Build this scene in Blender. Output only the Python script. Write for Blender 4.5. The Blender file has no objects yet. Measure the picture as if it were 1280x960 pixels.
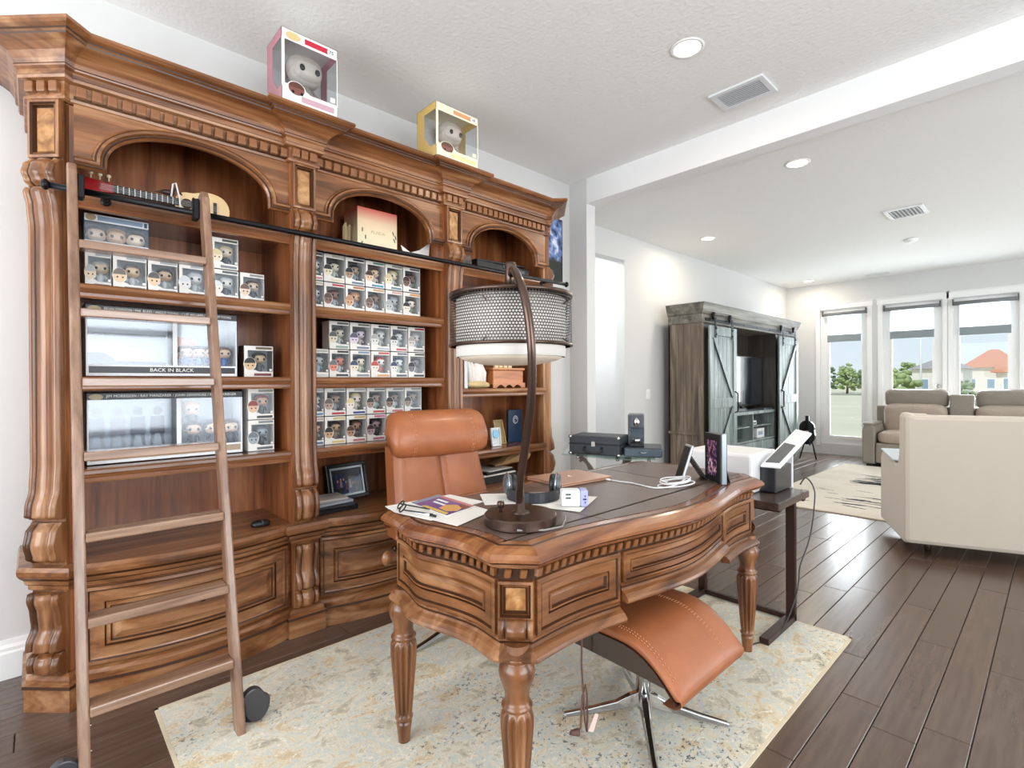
import bpy, bmesh, math, random
from mathutils import Vector, Matrix, Euler
random.seed(7)
S = bpy.context.scene
COL = S.collection
PI = math.pi
R_ = math.radians

# ---------------------------------------------------------------- camera
def make_camera():
    cd = bpy.data.cameras.new('camera'); co = bpy.data.objects.new('camera', cd); COL.objects.link(co)
    cd.sensor_width = 36.0; cd.lens = 36.0 * 639.0 / 1280.0; cd.clip_start = 0.05; cd.clip_end = 400
    yaw, pitch, roll = R_(47.0), R_(-0.2), R_(-0.27)
    f = Vector((-math.sin(yaw)*math.cos(pitch), math.cos(yaw)*math.cos(pitch), math.sin(pitch)))
    r = Vector((math.cos(yaw), math.sin(yaw), 0)); u = r.cross(f)
    r2 = r*math.cos(roll)+u*math.sin(roll); u2 = u*math.cos(roll)-r*math.sin(roll)
    m = Matrix((r2, u2, -f)).transposed().to_4x4(); m.translation = (3.06, 0.0, 1.25)
    co.matrix_world = m
    S.camera = co
make_camera()

# ---------------------------------------------------------------- world, sun, added fill lamps at the windows, exposure
S.view_settings.view_transform = 'Standard'; S.view_settings.look = 'None'
S.view_settings.gamma = 1.0; S.view_settings.use_curve_mapping = False
S.view_settings.exposure = 0.25
W = bpy.data.worlds.new('world'); S.world = W; W.use_nodes = True
wn = W.node_tree; bg = wn.nodes['Background']
tcw = wn.nodes.new('ShaderNodeTexCoord'); sxw = wn.nodes.new('ShaderNodeSeparateXYZ'); rpw = wn.nodes.new('ShaderNodeValToRGB')   # clear hazy-blue daytime sky by elevation
wn.links.new(tcw.outputs['Generated'], sxw.inputs[0]); wn.links.new(sxw.outputs[2], rpw.inputs[0]); wn.links.new(rpw.outputs[0], bg.inputs[0])
_e = rpw.color_ramp.elements; _e[0].position = 0.0; _e[0].color = (.80, .88, .94, 1); _e[1].position = 1.0; _e[1].color = (.30, .50, .85, 1); _q = _e.new(.3); _q.color = (.62, .80, .96, 1)
bg.inputs[1].default_value = 0.9
def sun():
    l = bpy.data.lights.new('sun', 'SUN'); l.energy = 2.2; l.angle = R_(0.6); l.color = (1, .95, .88)
    o = bpy.data.objects.new('sun', l); COL.objects.link(o); o.rotation_euler = (R_(38), R_(8), R_(0))
sun()
def area(name, loc, rot, sx, sy, e, col=(1, 1, 1)):
    l = bpy.data.lights.new(name, 'AREA'); l.shape = 'RECTANGLE'; l.size = sx; l.size_y = sy; l.energy = e; l.color = col
    o = bpy.data.objects.new(name, l); COL.objects.link(o); o.location = loc; o.rotation_euler = rot
    return o
FILL_TINT = (0.93, 0.97, 1.0)
# added fill lamps at window openings; the three unseen ones tilt up at the ceiling
area('fill_office_window', (2.2, -2.75, 1.55), (R_(116), 0, 0), 3.2, 2.1, 128, FILL_TINT)       # faces +Y
area('fill_right_window', (6.35, 1.0, 1.55), (R_(116), 0, R_(90)), 3.4, 2.1, 150, FILL_TINT)   # faces -X
area('fill_living_right', (6.35, 6.9, 1.45), (R_(104), 0, R_(90)), 4.0, 2.1, 105, FILL_TINT)
area('fill_living_windows', (1.6, 10.35, 1.35), (R_(90), 0, R_(180)), 2.6, 2.0, 150, FILL_TINT)  # faces -Y

# ---------------------------------------------------------------- helpers
def srgb(h):
    h = h.lstrip('#'); o = []
    for i in (0, 2, 4):
        c = int(h[i:i+2], 16)/255
        o.append(c/12.92 if c <= .04045 else ((c+.055)/1.055)**2.4)
    return (*o, 1.0)
MC = {}
def mat(name, col='#808080', rough=.5, metal=0, bump=0, bscale=60, var=0, vscale=6, coat=0, emit=None, estr=0, spec=.5, trans=0, stretch=(1, 1, 1), sheen=0):
    if name in MC: return MC[name]
    m = bpy.data.materials.new(name); m.use_nodes = True; nt = m.node_tree; b = nt.nodes['Principled BSDF']
    c = srgb(col)
    b.inputs['Base Color'].default_value = c; b.inputs['Roughness'].default_value = rough; b.inputs['Metallic'].default_value = metal
    b.inputs['Specular IOR Level'].default_value = spec; b.inputs['Coat Weight'].default_value = coat; b.inputs['Coat Roughness'].default_value = .15
    if sheen: b.inputs['Sheen Weight'].default_value = sheen
    if emit: b.inputs['Emission Color'].default_value = srgb(emit); b.inputs['Emission Strength'].default_value = estr
    if trans: b.inputs['Transmission Weight'].default_value = trans
    if bump or var:
        tc = nt.nodes.new('ShaderNodeTexCoord'); mp = nt.nodes.new('ShaderNodeMapping'); mp.inputs['Scale'].default_value = stretch
        nt.links.new(tc.outputs['Object'], mp.inputs[0])
    if bump:
        n = nt.nodes.new('ShaderNodeTexNoise'); n.inputs['Scale'].default_value = bscale; n.inputs['Detail'].default_value = 4
        bp = nt.nodes.new('ShaderNodeBump'); bp.inputs['Strength'].default_value = bump; bp.inputs['Distance'].default_value = .01
        nt.links.new(mp.outputs[0], n.inputs['Vector']); nt.links.new(n.outputs[0], bp.inputs['Height']); nt.links.new(bp.outputs[0], b.inputs['Normal'])
    if var:
        n = nt.nodes.new('ShaderNodeTexNoise'); n.inputs['Scale'].default_value = vscale; n.inputs['Detail'].default_value = 5
        nt.links.new(mp.outputs[0], n.inputs['Vector'])
        r = nt.nodes.new('ShaderNodeValToRGB'); e = r.color_ramp.elements
        e[0].position = .3; e[1].position = .7
        e[0].color = tuple(x*(1-var) for x in c[:3])+(1,); e[1].color = tuple(min(1, x*(1+var)) for x in c[:3])+(1,)
        nt.links.new(n.outputs[0], r.inputs[0]); nt.links.new(r.outputs[0], b.inputs['Base Color'])
    MC[name] = m
    return m
def wood(name, dark, mid, light, axis='y', rough=.32, coat=.25, scale=1.0, burl=False, bump=.12):
    if name in MC: return MC[name]
    m = bpy.data.materials.new(name); m.use_nodes = True; nt = m.node_tree; b = nt.nodes['Principled BSDF']
    N = nt.nodes.new; L = nt.links.new
    tc = N('ShaderNodeTexCoord'); mp = N('ShaderNodeMapping'); L(tc.outputs['Object'], mp.inputs[0])
    k = {'x': (1.1, 13, 13), 'y': (13, 1.1, 13), 'z': (13, 13, 1.1)}[axis] if not burl else (9, 9, 9)
    mp.inputs['Scale'].default_value = tuple(q*scale for q in k)
    n1 = N('ShaderNodeTexNoise'); n1.inputs['Scale'].default_value = 1.0; n1.inputs['Detail'].default_value = 7; n1.inputs['Distortion'].default_value = 1.0 if not burl else 2.2
    L(mp.outputs[0], n1.inputs['Vector'])
    r = N('ShaderNodeValToRGB'); e = r.color_ramp.elements
    e[0].position = .28; e[0].color = srgb(dark); e[1].position = .72; e[1].color = srgb(light)
    q = e.new(.5); q.color = srgb(mid)
    L(n1.outputs[0], r.inputs[0])
    n2 = N('ShaderNodeTexNoise'); n2.inputs['Scale'].default_value = 5; n2.inputs['Detail'].default_value = 4; L(mp.outputs[0], n2.inputs['Vector'])
    mx = N('ShaderNodeMix'); mx.data_type = 'RGBA'; mx.blend_type = 'MULTIPLY'; mx.inputs['Factor'].default_value = .35
    r2 = N('ShaderNodeValToRGB'); r2.color_ramp.elements[0].position = .35; r2.color_ramp.elements[0].color = (.35, .3, .25, 1); r2.color_ramp.elements[1].position = .6
    L(n2.outputs[0], r2.inputs[0]); L(r.outputs[0], mx.inputs['A']); L(r2.outputs[0], mx.inputs['B'])
    L(mx.outputs['Result'], b.inputs['Base Color'])
    b.inputs['Roughness'].default_value = rough; b.inputs['Coat Weight'].default_value = coat; b.inputs['Coat Roughness'].default_value = .18
    bp = N('ShaderNodeBump'); bp.inputs['Strength'].default_value = bump; bp.inputs['Distance'].default_value = .004
    L(n1.outputs[0], bp.inputs['Height']); L(bp.outputs[0], b.inputs['Normal'])
    MC[name] = m
    return m
def glassy(name, tint=(1, 1, 1, 1), refl=.1, rough=.02, gcol=(1, 1, 1, 1)):
    if name in MC: return MC[name]
    m = bpy.data.materials.new(name); m.use_nodes = True; nt = m.node_tree; nt.nodes.clear()
    N = nt.nodes.new; o = N('ShaderNodeOutputMaterial'); t = N('ShaderNodeBsdfTransparent'); g = N('ShaderNodeBsdfGlossy'); x = N('ShaderNodeMixShader')
    t.inputs[0].default_value = tint; g.inputs[0].default_value = gcol; g.inputs['Roughness'].default_value = rough
    fr = N('ShaderNodeLayerWeight'); fr.inputs[0].default_value = .5
    pw = N('ShaderNodeMath'); pw.operation = 'POWER'; pw.inputs[1].default_value = 4.5; nt.links.new(fr.outputs['Facing'], pw.inputs[0])
    ad = N('ShaderNodeMath'); ad.operation = 'ADD'; ad.use_clamp = True; ad.inputs[1].default_value = refl+.02
    nt.links.new(pw.outputs[0], ad.inputs[0]); nt.links.new(ad.outputs[0], x.inputs[0]); nt.links.new(t.outputs[0], x.inputs[1]); nt.links.new(g.outputs[0], x.inputs[2]); nt.links.new(x.outputs[0], o.inputs[0])
    MC[name] = m
    return m

class MB:
    """collects geometry for ONE mesh object"""
    def __init__(s): s.v = []; s.f = []; s.m = []; s.s = []
    def face(s, ids, mi=0, sm=False): s.f.append(ids); s.m.append(mi); s.s.append(sm)
    def box(s, x0, y0, z0, x1, y1, z1, mi=0):
        b = len(s.v)
        for z in (z0, z1):
            for x, y in ((x0, y0), (x1, y0), (x1, y1), (x0, y1)): s.v.append((x, y, z))
        for q in ((0, 3, 2, 1), (4, 5, 6, 7), (0, 1, 5, 4), (1, 2, 6, 5), (2, 3, 7, 6), (3, 0, 4, 7)): s.face([b+i for i in q], mi)
        return s
    def cbox(s, c, d, mi=0, rot=None):
        b = len(s.v); s.box(-d[0]/2, -d[1]/2, -d[2]/2, d[0]/2, d[1]/2, d[2]/2, mi)
        M = rot.to_matrix() if isinstance(rot, Euler) else (rot if rot is not None else Matrix.Identity(3))
        for i in range(b, len(s.v)): s.v[i] = tuple(M @ Vector(s.v[i]) + Vector(c))
        return s
    def grid(s, rows, mi=0, sm=True, cu=False, cv=False, capu=False):
        b = len(s.v); nr = len(rows); nc = len(rows[0])
        for r in rows: s.v += [tuple(p) for p in r]
        for i in range(nr if cv else nr-1):
            for j in range(nc if cu else nc-1):
                a = b+i*nc+j; c = b+((i+1) % nr)*nc+j; d = b+((i+1) % nr)*nc+(j+1) % nc; e = b+i*nc+(j+1) % nc
                s.face([a, e, d, c], mi[i] if isinstance(mi, (list, tuple)) else mi, sm)
        if capu:
            s.face([b+j for j in range(nc)][::-1], mi if isinstance(mi, int) else mi[0]); s.face([b+(nr-1)*nc+j for j in range(nc)], mi if isinstance(mi, int) else mi[-1])
        return s
    def tube(s, path, r, n=8, mi=0, sm=True, closed=False, sq=None):
        P = [Vector(p) for p in path]; rows = []
        rr = r if isinstance(r, (list, tuple)) else [r]*len(P)
        up = None
        for i, p in enumerate(P):
            a = P[i-1] if (i or closed) else P[0]; c = P[(i+1) % len(P)] if (i < len(P)-1 or closed) else P[-1]
            t = (c-a).normalized()
            if up is None:
                up = Vector((0, 0, 1)) if abs(t.z) < .9 else Vector((1, 0, 0))
            x = (up-t*up.dot(t)).normalized(); y = t.cross(x); up = x
            if sq: rows.append([p+x*a2*sq[0]+y*b2*sq[1] for a2, b2 in ((-.5, -.5), (.5, -.5), (.5, .5), (-.5, .5))])
            else: rows.append([p+(x*math.cos(2*PI*k/n)+y*math.sin(2*PI*k/n))*rr[i] for k in range(n)])
        return s.grid(rows, mi, sm and not sq, cu=True, cv=closed, capu=not closed)
    def lathe(s, prof, n=24, c=(0, 0, 0), mi=0, sm=True, flute=None, M=None):
        rows = []
        for i, (r, z) in enumerate(prof):
            row = []
            for k in range(n):
                a = 2*PI*k/n; q = r
                if flute and flute[0] <= z <= flute[1]:
                    q = r*(1-flute[3]*abs(math.cos(flute[2]*a/2))**3)
                p = Vector((q*math.cos(a), q*math.sin(a), z))
                if M is not None: p = M @ p
                row.append(tuple(p+Vector(c)))
            rows.append(row)
        return s.grid(rows, mi, sm, cu=True, capu=True)
    def ell(s, c, r, n=12, m=8, mi=0, p=1.0, M=None):
        rows = []
        sp = lambda x: math.copysign(abs(x)**p, x)
        for i in range(m+1):
            t = -PI/2+PI*i/m; row = []
            for k in range(n):
                a = 2*PI*k/n
                q = Vector((r[0]*sp(math.cos(t))*sp(math.cos(a)), r[1]*sp(math.cos(t))*sp(math.sin(a)), r[2]*sp(math.sin(t))))
                if M is not None: q = M @ q
                row.append(tuple(q+Vector(c)))
            rows.append(row)
        return s.grid(rows, mi, True, cu=True)
    def poly(s, pts, mi=0):
        b = len(s.v); s.v += [tuple(p) for p in pts]; s.face(list(range(b, b+len(pts))), mi); return s
    def prism(s, pts, d, mi=0, mi2=None):
        """closed outline pts (3d) pushed along vector d"""
        b = len(s.v); n = len(pts); d = Vector(d)
        s.v += [tuple(p) for p in pts]+[tuple(Vector(p)+d) for p in pts]
        s.face(list(range(b, b+n))[::-1], mi); s.face(list(range(b+n, b+2*n)), mi)
        for i in range(n): s.face([b+i, b+(i+1) % n, b+n+(i+1) % n, b+n+i], mi if mi2 is None else mi2)
        return s
    def add(s, o, M=None):
        b = len(s.v)
        s.v += [tuple(M @ Vector(p)) for p in o.v] if M is not None else o.v
        for f, m, q in zip(o.f, o.m, o.s): s.face([b+i for i in f], m, q)
        return s
    def build(s, name, mats, parent=None, bevel=0, seg=2, world=True, label=None, sub=0, keep=False):
        me = bpy.data.meshes.new(name)
        org = ORG.get(parent.name, Vector()) if parent is not None else Vector()
        V = [tuple(Vector(p)-org) for p in s.v] if (world and parent is not None) else s.v
        me.from_pydata(V, [], s.f)
        if not isinstance(mats, (list, tuple)): mats = [mats]
        for m in mats: me.materials.append(m)
        me.polygons.foreach_set('material_index', s.m); me.polygons.foreach_set('use_smooth', s.s)
        if not keep:
            bm = bmesh.new(); bm.from_mesh(me); bmesh.ops.recalc_face_normals(bm, faces=bm.faces); bm.to_mesh(me); bm.free()
        o = bpy.data.objects.new(name, me); COL.objects.link(o)
        if parent is not None: o.parent = parent; ORG[o.name] = org
        else: ORG[o.name] = Vector()
        if bevel:
            md = o.modifiers.new('bevel', 'BEVEL'); md.width = bevel; md.segments = seg; md.limit_method = 'ANGLE'; md.angle_limit = R_(40)
        if sub:
            md = o.modifiers.new('sub', 'SUBSURF'); md.levels = sub; md.render_levels = sub
        if label: o['label'] = label
        return o
ORG = {}
def thing(name, loc, label, cat, group=None, rz=0):
    o = bpy.data.objects.new(name, None); COL.objects.link(o); o.location = loc; o.rotation_euler = (0, 0, rz); o.empty_display_size = .1
    o['label'] = label; o['category'] = cat
    if group: o['group'] = group
    ORG[o.name] = Vector(loc) if not rz else Vector()
    return o
def tag(o, label, cat, group=None, kind=None):
    o['label'] = label; o['category'] = cat
    if group: o['group'] = group
    if kind: o['kind'] = kind
    return o
def struct(o, label=None, cat=None):
    o['kind'] = 'structure'
    if label: o['label'] = label
    if cat: o['category'] = cat
    return o
def text(body, name, size, M, m, parent, ext=.0006, label=None, sx=1.0, fit=None):
    """flat lettering turned into a mesh; M places its local xy plane"""
    cu = bpy.data.curves.new(name, 'FONT'); cu.body = body; cu.size = size; cu.extrude = ext; cu.align_x = 'CENTER'; cu.align_y = 'CENTER'; cu.resolution_u = 2
    t = bpy.data.objects.new(name, cu); COL.objects.link(t)
    bpy.context.view_layer.update()
    me = bpy.data.meshes.new_from_object(t.evaluated_get(bpy.context.evaluated_depsgraph_get()))
    bpy.data.objects.remove(t); bpy.data.curves.remove(cu)
    org = ORG.get(parent.name, Vector())
    if fit:
        xs = [v.co.x for v in me.vertices]; sx = fit/max(1e-6, max(xs)-min(xs))
    for v in me.vertices:
        q = Vector((v.co.x*sx, v.co.y, v.co.z)); v.co = (M @ q)-org
    me.materials.clear(); me.materials.append(m)
    o = bpy.data.objects.new(name, me); COL.objects.link(o); o.parent = parent; ORG[o.name] = org
    if label: o['label'] = label
    return o
def face_x(x, y, z):   # plane facing +X: local x -> +Y, local y -> +Z
    return Matrix(((0, 0, 1, x), (1, 0, 0, y), (0, 1, 0, z), (0, 0, 0, 1)))
def copy_tree(o, parent=None):
    c = o.copy(); COL.objects.link(c)
    if parent is not None: c.parent = parent
    ORG[c.name] = ORG.get(o.name, Vector())
    for ch in list(o.children): copy_tree(ch, c)
    return c
def sweep(mb, path, prof, mi=None, closed=False, sm=False):
    """profile [(out, z)] carried along plan path [(x, y)]; out is to the right-hand side of travel"""
    P = [Vector((p[0], p[1])) for p in path]; n = len(P); rows = []
    for i in range(n):
        ds = []
        if i > 0 or closed: ds.append((P[i]-P[i-1]).normalized())
        if i < n-1 or closed: ds.append((P[(i+1) % n]-P[i]).normalized())
        ns = [Vector((d.y, -d.x)) for d in ds]
        nn = ns[0] if len(ns) == 1 else (ns[0]+ns[1])/max(.25, 1+ns[0].dot(ns[1]))
        rows.append([(P[i].x+nn.x*o, P[i].y+nn.y*o, z) for o, z in prof])
    b = len(mb.v); nc = len(prof)
    for r in rows: mb.v += r
    for i in range(n if closed else n-1):
        for j in range(nc-1):
            a = b+i*nc+j; c = b+((i+1) % n)*nc+j
            mb.face([a, c, c+1, a+1], 0 if mi is None else mi[j], sm)
    if not closed:
        mb.face([b+j for j in range(nc)], 0); mb.face([b+(n-1)*nc+j for j in range(nc)][::-1], 0)
    return mb
def rings(mb, fmap, u0, u1, v0, v1, steps, nu=8, nv=1):
    """nested rectangles: steps [(inset, out, mi)]; fmap(u, v, out) -> xyz. A raised or sunk panel."""
    def ring(ins, out):
        a, b2, c, d = u0+ins, u1-ins, v0+ins, v1-ins
        pts = [fmap(a+(b2-a)*i/nu, c, out) for i in range(nu)]+[fmap(b2, c+(d-c)*i/nv, out) for i in range(nv)]
        pts += [fmap(b2-(b2-a)*i/nu, d, out) for i in range(nu)]+[fmap(a, d-(d-c)*i/nv, out) for i in range(nv)]
        return pts
    R = [ring(i, o) for i, o, _ in steps]
    b = len(mb.v); k = len(R[0])
    for r in R: mb.v += [tuple(p) for p in r]
    for i in range(len(R)-1):
        for j in range(k):
            mb.face([b+i*k+j, b+i*k+(j+1) % k, b+(i+1)*k+(j+1) % k, b+(i+1)*k+j], steps[i+1][2])
    ins, out, mi = steps[-1]; a, b2, c, d = u0+ins, u1-ins, v0+ins, v1-ins
    mb.grid([[fmap(a+(b2-a)*i/nu, c+(d-c)*j/nv, out) for j in range(nv+1)] for i in range(nu+1)], mi, sm=False)
    return mb
# ---------------------------------------------------------------- materials
M_wall = mat('wall_paint', '#d4d4d3', .75, bump=.03, bscale=160)
M_ceil = mat('ceiling_paint', '#f3f3f1', .85, bump=.35, bscale=45)
M_trimw = mat('white_trim', '#f0f0ef', .35)
HB = ('#4f2e18', '#8c5934', '#b88960')
M_honey = wood('honey_wood', *HB, axis='y', rough=.3)
M_honeyz = wood('honey_wood_upright', *HB, axis='z', rough=.3)
M_honeyx = wood('honey_wood_cross', *HB, axis='x', rough=.3)
M_burl = wood('burl_wood', '#7a4c28', '#b07c4a', '#cfa273', burl=True, rough=.3)
M_inner = wood('inner_wood', '#6a371b', '#9a5a32', '#b8784a', axis='z', rough=.35)
M_innery = wood('inner_wood_flat', '#4e2813', '#7a4324', '#9a5f38', axis='y', rough=.22, coat=.5)
M_glaze = mat('dark_glaze', '#40230f', .4)
M_desktop = wood('desk_top_wood', '#5c331c', '#8a5230', '#ab7448', axis='y', rough=.2, coat=.5)
M_ladder = wood('ladder_wood', '#6b4a38', '#93705a', '#ab8c76', axis='z', rough=.3)
M_ladr = wood('ladder_rung_wood', '#6b4a38', '#9a7760', '#b89a84', axis='y', rough=.22, coat=.5)
M_black = mat('black_metal', '#17171a', .35, .6)
M_leather = mat('tan_leather', '#a5623c', .38, var=.12, vscale=9, bump=.12, bscale=220, coat=.1)
M_stitch = mat('tan_stitch', '#d49a70', .6)
M_chrome = mat('chrome', '#c9c9c9', .12, 1)
M_dkmetal = mat('bronze_metal', '#5c4a42', .28, .85)
M_espresso = mat('espresso_shell', '#3a2a22', .25, coat=.5)
M_white = mat('white_plastic', '#ececec', .4)
M_paper = mat('paper', '#eeeae4', .8)
M_blackp = mat('black_plastic', '#1b1c1e', .4)
M_grayp = mat('grey_plastic', '#4d5258', .45)
M_pane = glassy('clear_pane', (.97, .985, .985, 1), .0, .02, (.4, .42, .44, 1))
M_box_pane = glassy('box_film', (.98, .99, 1, 1), .03, .12, (.9, .94, 1, 1))
M_fig_pane = glassy('figure_film', (.98, .99, 1, 1), .02, .22, (.5, .53, .56, 1))
M_glow = mat('lamp_glow', '#fff2d8', .5, emit='#ffe9c4', estr=7)

# ---------------------------------------------------------------- floor: planks along Y
def floor():
    b = MB(); b.box(-2.0, -2.9, -.06, 6.5, 10.0, -.009)
    fl = struct(b.build('floor', mat('floor_base', '#1c120d', .5)))
    m = wood('floor_plank_wood', '#503c31', '#5f4b40', '#6e594d', axis='y', rough=.27, coat=.3, scale=.8, bump=.1)
    m2 = wood('floor_plank_wood_warm', '#543f33', '#644f42', '#735d4e', axis='y', rough=.29, coat=.3, scale=.8, bump=.1)
    w = .1305; cand = []
    rnd = random.Random(3)
    k0 = -31
    for k in range(k0, 33):
        x = 2.2+w*k
        y = -2.9-rnd.random()*1.4
        while y < 9.95:
            L = rnd.choice((.9, 1.2, 1.5, 1.8)); y1 = min(y+L, 9.95); y0 = max(y, -2.9)
            if y1 > y0+.02 and not (x < -.3 and not (3.6 < y0 < 5.2)): cand.append((x, y0, y1))
            y += L
    def size(c):
        x, y0, y1 = c; v = 0
        for q in range(5):
            y = y0+(y1-y0)*(q+.5)/5; X = x+w/2-3.06; d = -.731*X+.682*y; r = .682*X+.731*y
            if d > .9 and abs(r/d) < 1.05 and 1.25/d < .85 and not (x < .3 and y < 2.9) and not (.75 < x < 2.3 and .4 < y < 2.8): v += 1/d**2
        return v*(y1-y0)
    cand.sort(key=size, reverse=True)
    rest = MB(); cache = {}
    for i, (x, y0, y1) in enumerate(cand):
        g = .0016
        if i < 285:
            L = round(y1-y0, 3); key = (L, i % 3 == 0)
            if key not in cache:
                p = MB(); p.box(g, g, -.012, w-g, L-g, 0)
                o = p.build('plank', m2 if key[1] else m, fl, bevel=.0018, seg=1, world=False); cache[key] = o
                o.location = (x, y0, 0)
            else:
                o = cache[key].copy(); COL.objects.link(o); o.location = (x, y0, 0); o.parent = fl
        else: rest.box(x+g, y0+g, -.012, x+w-g, y1-g, 0)
    rest.build('plank_field', m, fl)['kind'] = 'stuff'
floor()

# ---------------------------------------------------------------- shell
CEIL, FCEIL, YB0, YB1, YF, XR = 3.05, 2.91, 3.58, 3.70, 9.9, 6.2
def bx(name, *q, m=None):
    b = MB(); b.box(*q); return struct(b.build(name, m or M_wall))
def wall_holes(name, axis, at, th, a0, a1, z1, holes, m=M_wall):
    """upright wall plane at x=at ('x') or y=at ('y'), thickness th, with rectangular openings (a0,a1,z0,z1)"""
    b = MB()
    def put(p0, p1, z0, z1):
        if p1-p0 < 1e-4 or z1-z0 < 1e-4: return
        if axis == 'x': b.box(min(at, at+th), p0, z0, max(at, at+th), p1, z1)
        else: b.box(p0, min(at, at+th), z0, p1, max(at, at+th), z1)
    c = a0
    for h in sorted(holes):
        put(c, h[0], 0, z1); put(h[0], h[1], 0, h[2]); put(h[0], h[1], h[3], z1); c = h[1]
    put(c, a1, 0, z1)
    return struct(b.build(name, m))
wall_holes('wall_left', 'x', 0, -.15, -2.6, YB0, CEIL, [])
wall_holes('wall_back', 'y', -2.6, -.12, -.15, XR, CEIL, [(.6, 3.8, .5, 2.6)])
wall_holes('wall_right', 'x', XR, .12, -2.72, YF+.2, CEIL, [(-.7, 2.7, .5, 2.6), (4.9, 8.9, .3, 2.4)])
bx('ceiling', -.15, -2.72, CEIL, XR+.12, YB1, CEIL+.1, m=M_ceil)
bx('ceiling_living', -2.1, YB1, FCEIL, XR+.12, YF+.2, FCEIL+.24, m=M_ceil)
bx('beam_office', .2, YB0, 2.83, XR, YB1, CEIL, m=mat('beam_white', '#ececec', .6))
bx('wall_stub', -.42, YB0, 0, .2, YB1, CEIL)
wall_holes('wall_living_left', 'x', -.3, -.12, YB1, YF, FCEIL, [(3.98, 4.88, 0, 2.62)])
# bright side hall seen through the opening
def hall():
    b = MB(); b.box(-2.1, 3.6, 0, -2.0, 5.4, FCEIL); b.box(-2.0, 3.6, 0, -.42, YB1, FCEIL); b.box(-2.0, 5.3, 0, -.42, 5.4, FCEIL)
    struct(b.build('wall_hall', M_wall))
    area('hall_fill', (-1.2, 4.5, FCEIL-.03), (0, 0, 0), .6, .6, 38, (.93, .97, 1))  # added lamp without a fitting, makes the hall bright
hall()
def baseboard(name, path, h=.165):
    b = MB(); sweep(b, path, [(0, 0), (.016, 0), (.016, h*.66), (.013, h*.72), (.013, h*.8), (.008, h*.88), (.006, h), (0, h)])
    return struct(b.build(name, M_trimw))
baseboard('baseboard_left', [(0, -2.6), (0, 3.58)])
baseboard('baseboard_stub', [(0, 3.58), (.2, 3.58), (.2, 3.70), (-.3, 3.70), (-.3, 3.98)][0:3])
baseboard('baseboard_living', [(-.3, 4.88), (-.3, YF), (.12, YF)], .14)
# light switch plates on the living room wall
def plate(x, y, z, lab):
    t = thing('light_switch', (x, y, z), lab, 'switch')
    b = MB(); b.cbox((x+.004, y, z), (.008, .075, .118)); b.build('cover_plate', M_trimw, t, bevel=.002)
    b = MB(); b.cbox((x+.010, y, z), (.008, .03, .06)); b.build('rocker', M_white, t, bevel=.001)
plate(-.3, 5.35, 1.1, 'white light switch on the living room wall beside the bright opening')

# ---------------------------------------------------------------- living room windows and glazed doors (wall_far)
XW0 = XR
HOLES = [(.36, .86, .27, 2.38), (1.23, 1.765, .12, 2.38), (2.04, 2.585, .12, 2.38)]
wall_holes('wall_far', 'y', YF, .14, -.42, XR, FCEIL, [(.24, .92, .18, 2.44), (1.13, 1.865, .05, 2.44), (1.985, 2.68, .05, 2.44), (2.95, 3.75, .05, 2.44)])
def far_window(name, hole, rough, lab):
    a0, a1, z0, z1 = rough; g0, g1, h0, h1 = hole
    b = MB(); y = YF+.02
    for q in ((a0, z0, g0, z1), (g1, z0, a1, z1), (g0, z0, g1, h0), (g0, h1, g1, z1)): b.box(q[0], y, q[1], q[2], y+.05, q[3])
    w = struct(b.build(name, M_trimw))
    b = MB(); e = .022
    for q in ((g0, h0, g0+e, h1), (g1-e, h0, g1, h1), (g0+e, h0, g1-e, h0+.05), (g0+e, h1-e, g1-e, h1)): b.box(q[0], y-.012, q[1], q[2], y+.01, q[3])
    b.build('glazing_bead', M_trimw, w)
    b = MB(); b.box(g0, y+.02, h0, g1, y+.026, h1); b.build('pane', M_pane, w)
    # casing proud of the wall
    b = MB(); c = .065; z9 = z1+.02
    for q in ((a0-c, 0 if z0 < .1 else .14, a0, z9), (a1, 0 if z0 < .1 else .14, a1+c, z9), (a0-c-.01, z9, a1+c+.01, z9+.085)): b.box(q[0], YF-.018, q[1], q[2], YF, q[3])
    b.box(a0-c-.02, YF-.03, z9+.085, a1+c+.02, YF, z9+.1)
    b.build('casing', M_trimw, w, bevel=.003)
    return w
far_window('window_1', HOLES[0], (.24, .92, .18, 2.44), '')
for i, (n, h, r) in enumerate((('door_1', HOLES[1], (1.13, 1.865, .05, 2.44)), ('door_2', HOLES[2], (1.985, 2.68, .05, 2.44)), ('door_3', (3.05, 3.65, .12, 2.38), (2.95, 3.75, .05, 2.44)))):
    d = far_window(n, h, r, '')
    if i == 0:
        b = MB(); b.lathe([(0, 0), (.028, .0), (.028, .012), (.014, .016), (.012, .045), (.03, .055), (.033, .075), (.02, .09), (0, .092)], 14, (r[1]-.05, YF+.02, 1.16), M=Matrix.Rotation(R_(90), 3, 'X'))
        b.build('door_knob', mat('nickel', '#b8b6b2', .3, 1), d)
def roller(i, x0, x1, z, zb, lab):
    t = thing('roller_shade', ((x0+x1)/2, YF-.05, z-.05), lab, 'shade')
    b = MB(); b.lathe([(0, x0), (.028, x0), (.028, x1), (0, x1)], 12, (0, YF-.055, z-.03), M=Matrix(((0, 0, 1), (1, 0, 0), (0, 1, 0))))
    b.build('shade_roll', mat('shade_grey', '#77797a', .6), t)
    for x in (x0-.012, x1+.012):
        b = MB(); b.box(x-.006, YF-.075, z-.055, x+.006, YF, z+.035); b.build('bracket', mat('bracket_grey', '#5b5d60', .4, .5), t)
    b = MB(); b.box(x0+.06, YF-.035, zb, x1-.06, YF-.033, z-.04); b.build('shade_cloth', M_scloth, t)
    b = MB(); b.box(x0+.06, YF-.045, zb-.12, x1-.06, YF-.027, zb); b.build('hem_bar', mat('hem_grey', '#8b9499', .6), t)
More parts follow.
